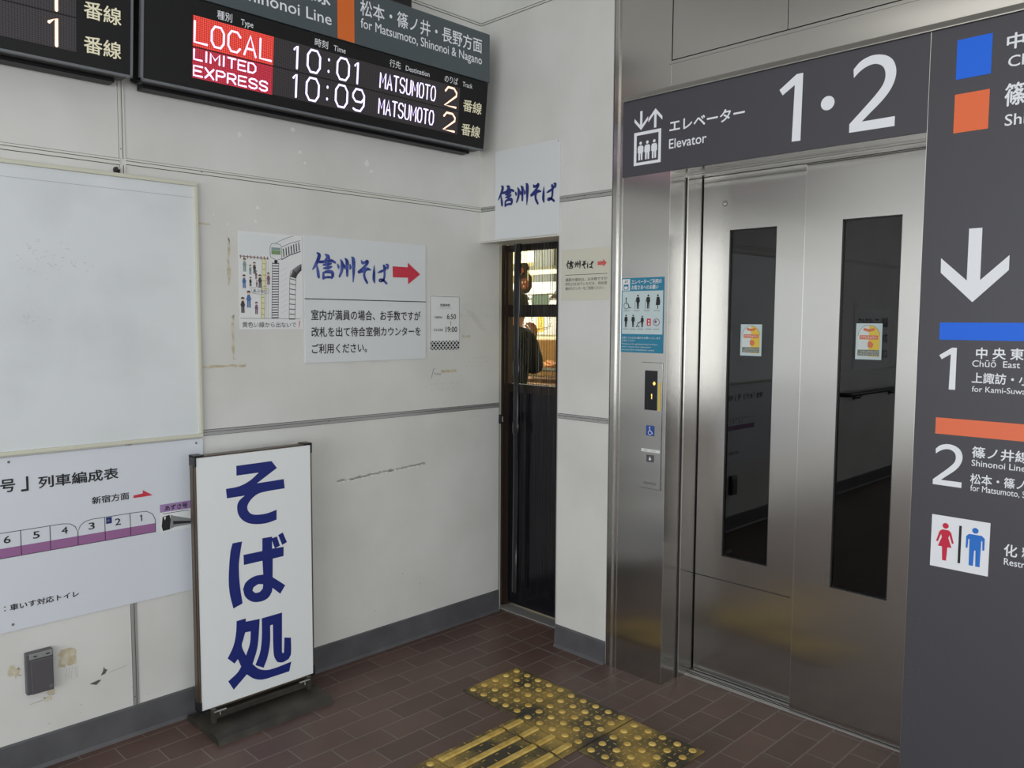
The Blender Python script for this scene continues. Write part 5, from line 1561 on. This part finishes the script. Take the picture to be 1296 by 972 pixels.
# nose, ears on the head
b = MB(); b.use('skin')
hc = Vector((px + .105, py, 1.50))
for sgn in (-1, 1):
    P = [hc + Vector((-0.005 + 0.012 * math.cos(t), sgn * (0.078 + 0.004 * math.sin(t * 2)), 0.005 + 0.026 * math.sin(t))) for t in [k * math.pi / 5 for k in range(10)]]
    b.add(P + [hc + Vector((0, sgn * 0.068, 0.004))], [(i, (i + 1) % 10, 10) for i in range(10)] + [tuple(range(10))])
b.add([hc + Vector(v) for v in ((0.075, 0.012, -0.01), (0.075, -0.012, -0.01), (0.098, 0, -0.012), (0.074, 0, 0.03))], [(0, 1, 2), (0, 2, 3), (1, 3, 2)])
b.build('ear', body, smooth=True)
k = 1.16
sk2 = [(px, py, .84, .150, .125), (px + .01, py, 1.05, .140, .118), (px + .03, py, 1.22, .152, .128), (px + .05, py, 1.34, .118, .10), (px + .07, py, 1.395, .068),
       (px + .05, py - .14, 1.33, .072), (px + .10, py - .150, 1.145, .062), (px + .195, py - .068, 1.245, .045),
       (px + .05, py + .14, 1.33, .072), (px + .12, py + .205, 1.135, .064), (px + .18, py + .125, 1.13, .045)]
skin('jacket', sk2, [(0, 1), (1, 2), (2, 3), (3, 4), (3, 5), (5, 6), (6, 7), (3, 8), (8, 9), (9, 10)], man, 'jacket')
sk3 = [(px, py, .88, .135, .115), (px, py - .09, .80, .105), (px + .01, py - .10, .46, .075), (px, py - .10, .10, .06), (px, py + .09, .80, .105), (px + .01, py + .10, .46, .075), (px, py + .10, .10, .06)]
skin('trousers', sk3, [(0, 1), (1, 2), (2, 3), (0, 4), (4, 5), (5, 6)], man, 'trouser')
bm = bmesh.new(); bmesh.ops.create_uvsphere(bm, u_segments=24, v_segments=16, radius=0.092)
bmesh.ops.delete(bm, geom=[v for v in bm.verts if v.co.z < -0.045 or (v.co.x > 0.035 and v.co.z < 0.035)], context='VERTS')
for v in bm.verts: v.co = Vector((v.co.x * 1.06 + px + .092, v.co.y * 0.93 + py, v.co.z * 1.1 + 1.525))
b = MB(); b.use('hair'); b.bm(bm); b.build('hair', body, smooth=True)
hp = Vector((px + .24, py + .0, 1.30)) + Vector((0.25, 0.25, 0.9)).normalized() * 0.085
for dz in (0, 0.010):
    b = MB(); b.use('wood'); b.tube([hp + Vector((0.05, -0.09, 0.012 + dz)), hp + Vector((-0.03, 0.07, -0.01 + dz * 0.3))], 0.0022, 6)
    tag(b.build('chopstick', None, None, hp), 'thin wooden chopstick held up by the person in the black jacket', 'chopstick', 'chopsticks in the raised hand')

# ================================================================== FURTHER ALONG THE LEFT WALL (seen in the lift glass)
hrl = thing('handrail', 'dark round handrail on brackets along the wall past the whiteboard', 'handrail', (-4.3, -0.06, 0.82))
b = MB(); b.use('black_plastic'); b.tube([(-5.1, -0.07, 0.84), (-3.75, -0.07, 0.84), (-3.72, -0.05, 0.84), (-3.715, -0.0, 0.84)], 0.018, 12); b.build('rail', hrl)
for x in (-4.0, -4.8):
    b = MB(); b.use('black_plastic'); b.tube([(x, -0.07, 0.83), (x, -0.05, 0.80), (x, 0.0, 0.80)], 0.008, 8); b.cyl(Frame((x, 0, 0.8), (1, 0, 0), (0, 0, 1)), 0, 0, 0.025, 0, 0.006, 14); b.build('bracket', hrl)
ps = thing('wall_poster', 'white poster with three lines of bold black text near the handrail', 'poster', (-4.2, -0.002, 1.1))
b = MB(); b.use('paper'); b.box(FL, -4.75, 1.02, 0.0006, -3.95, 1.56, 0.003); pn = b.build('paper', ps)
b = MB(); b.use('black_ink')
for s_, z in (('混雑していますので、', 1.40), ('次の列車にはご乗車', 1.26), ('にならずお待ちください', 1.12)): b.text(FL, s_, -4.70, z, -4.0, z + 0.085, 0.03, w=0.004)
b.build('lettering', pn)
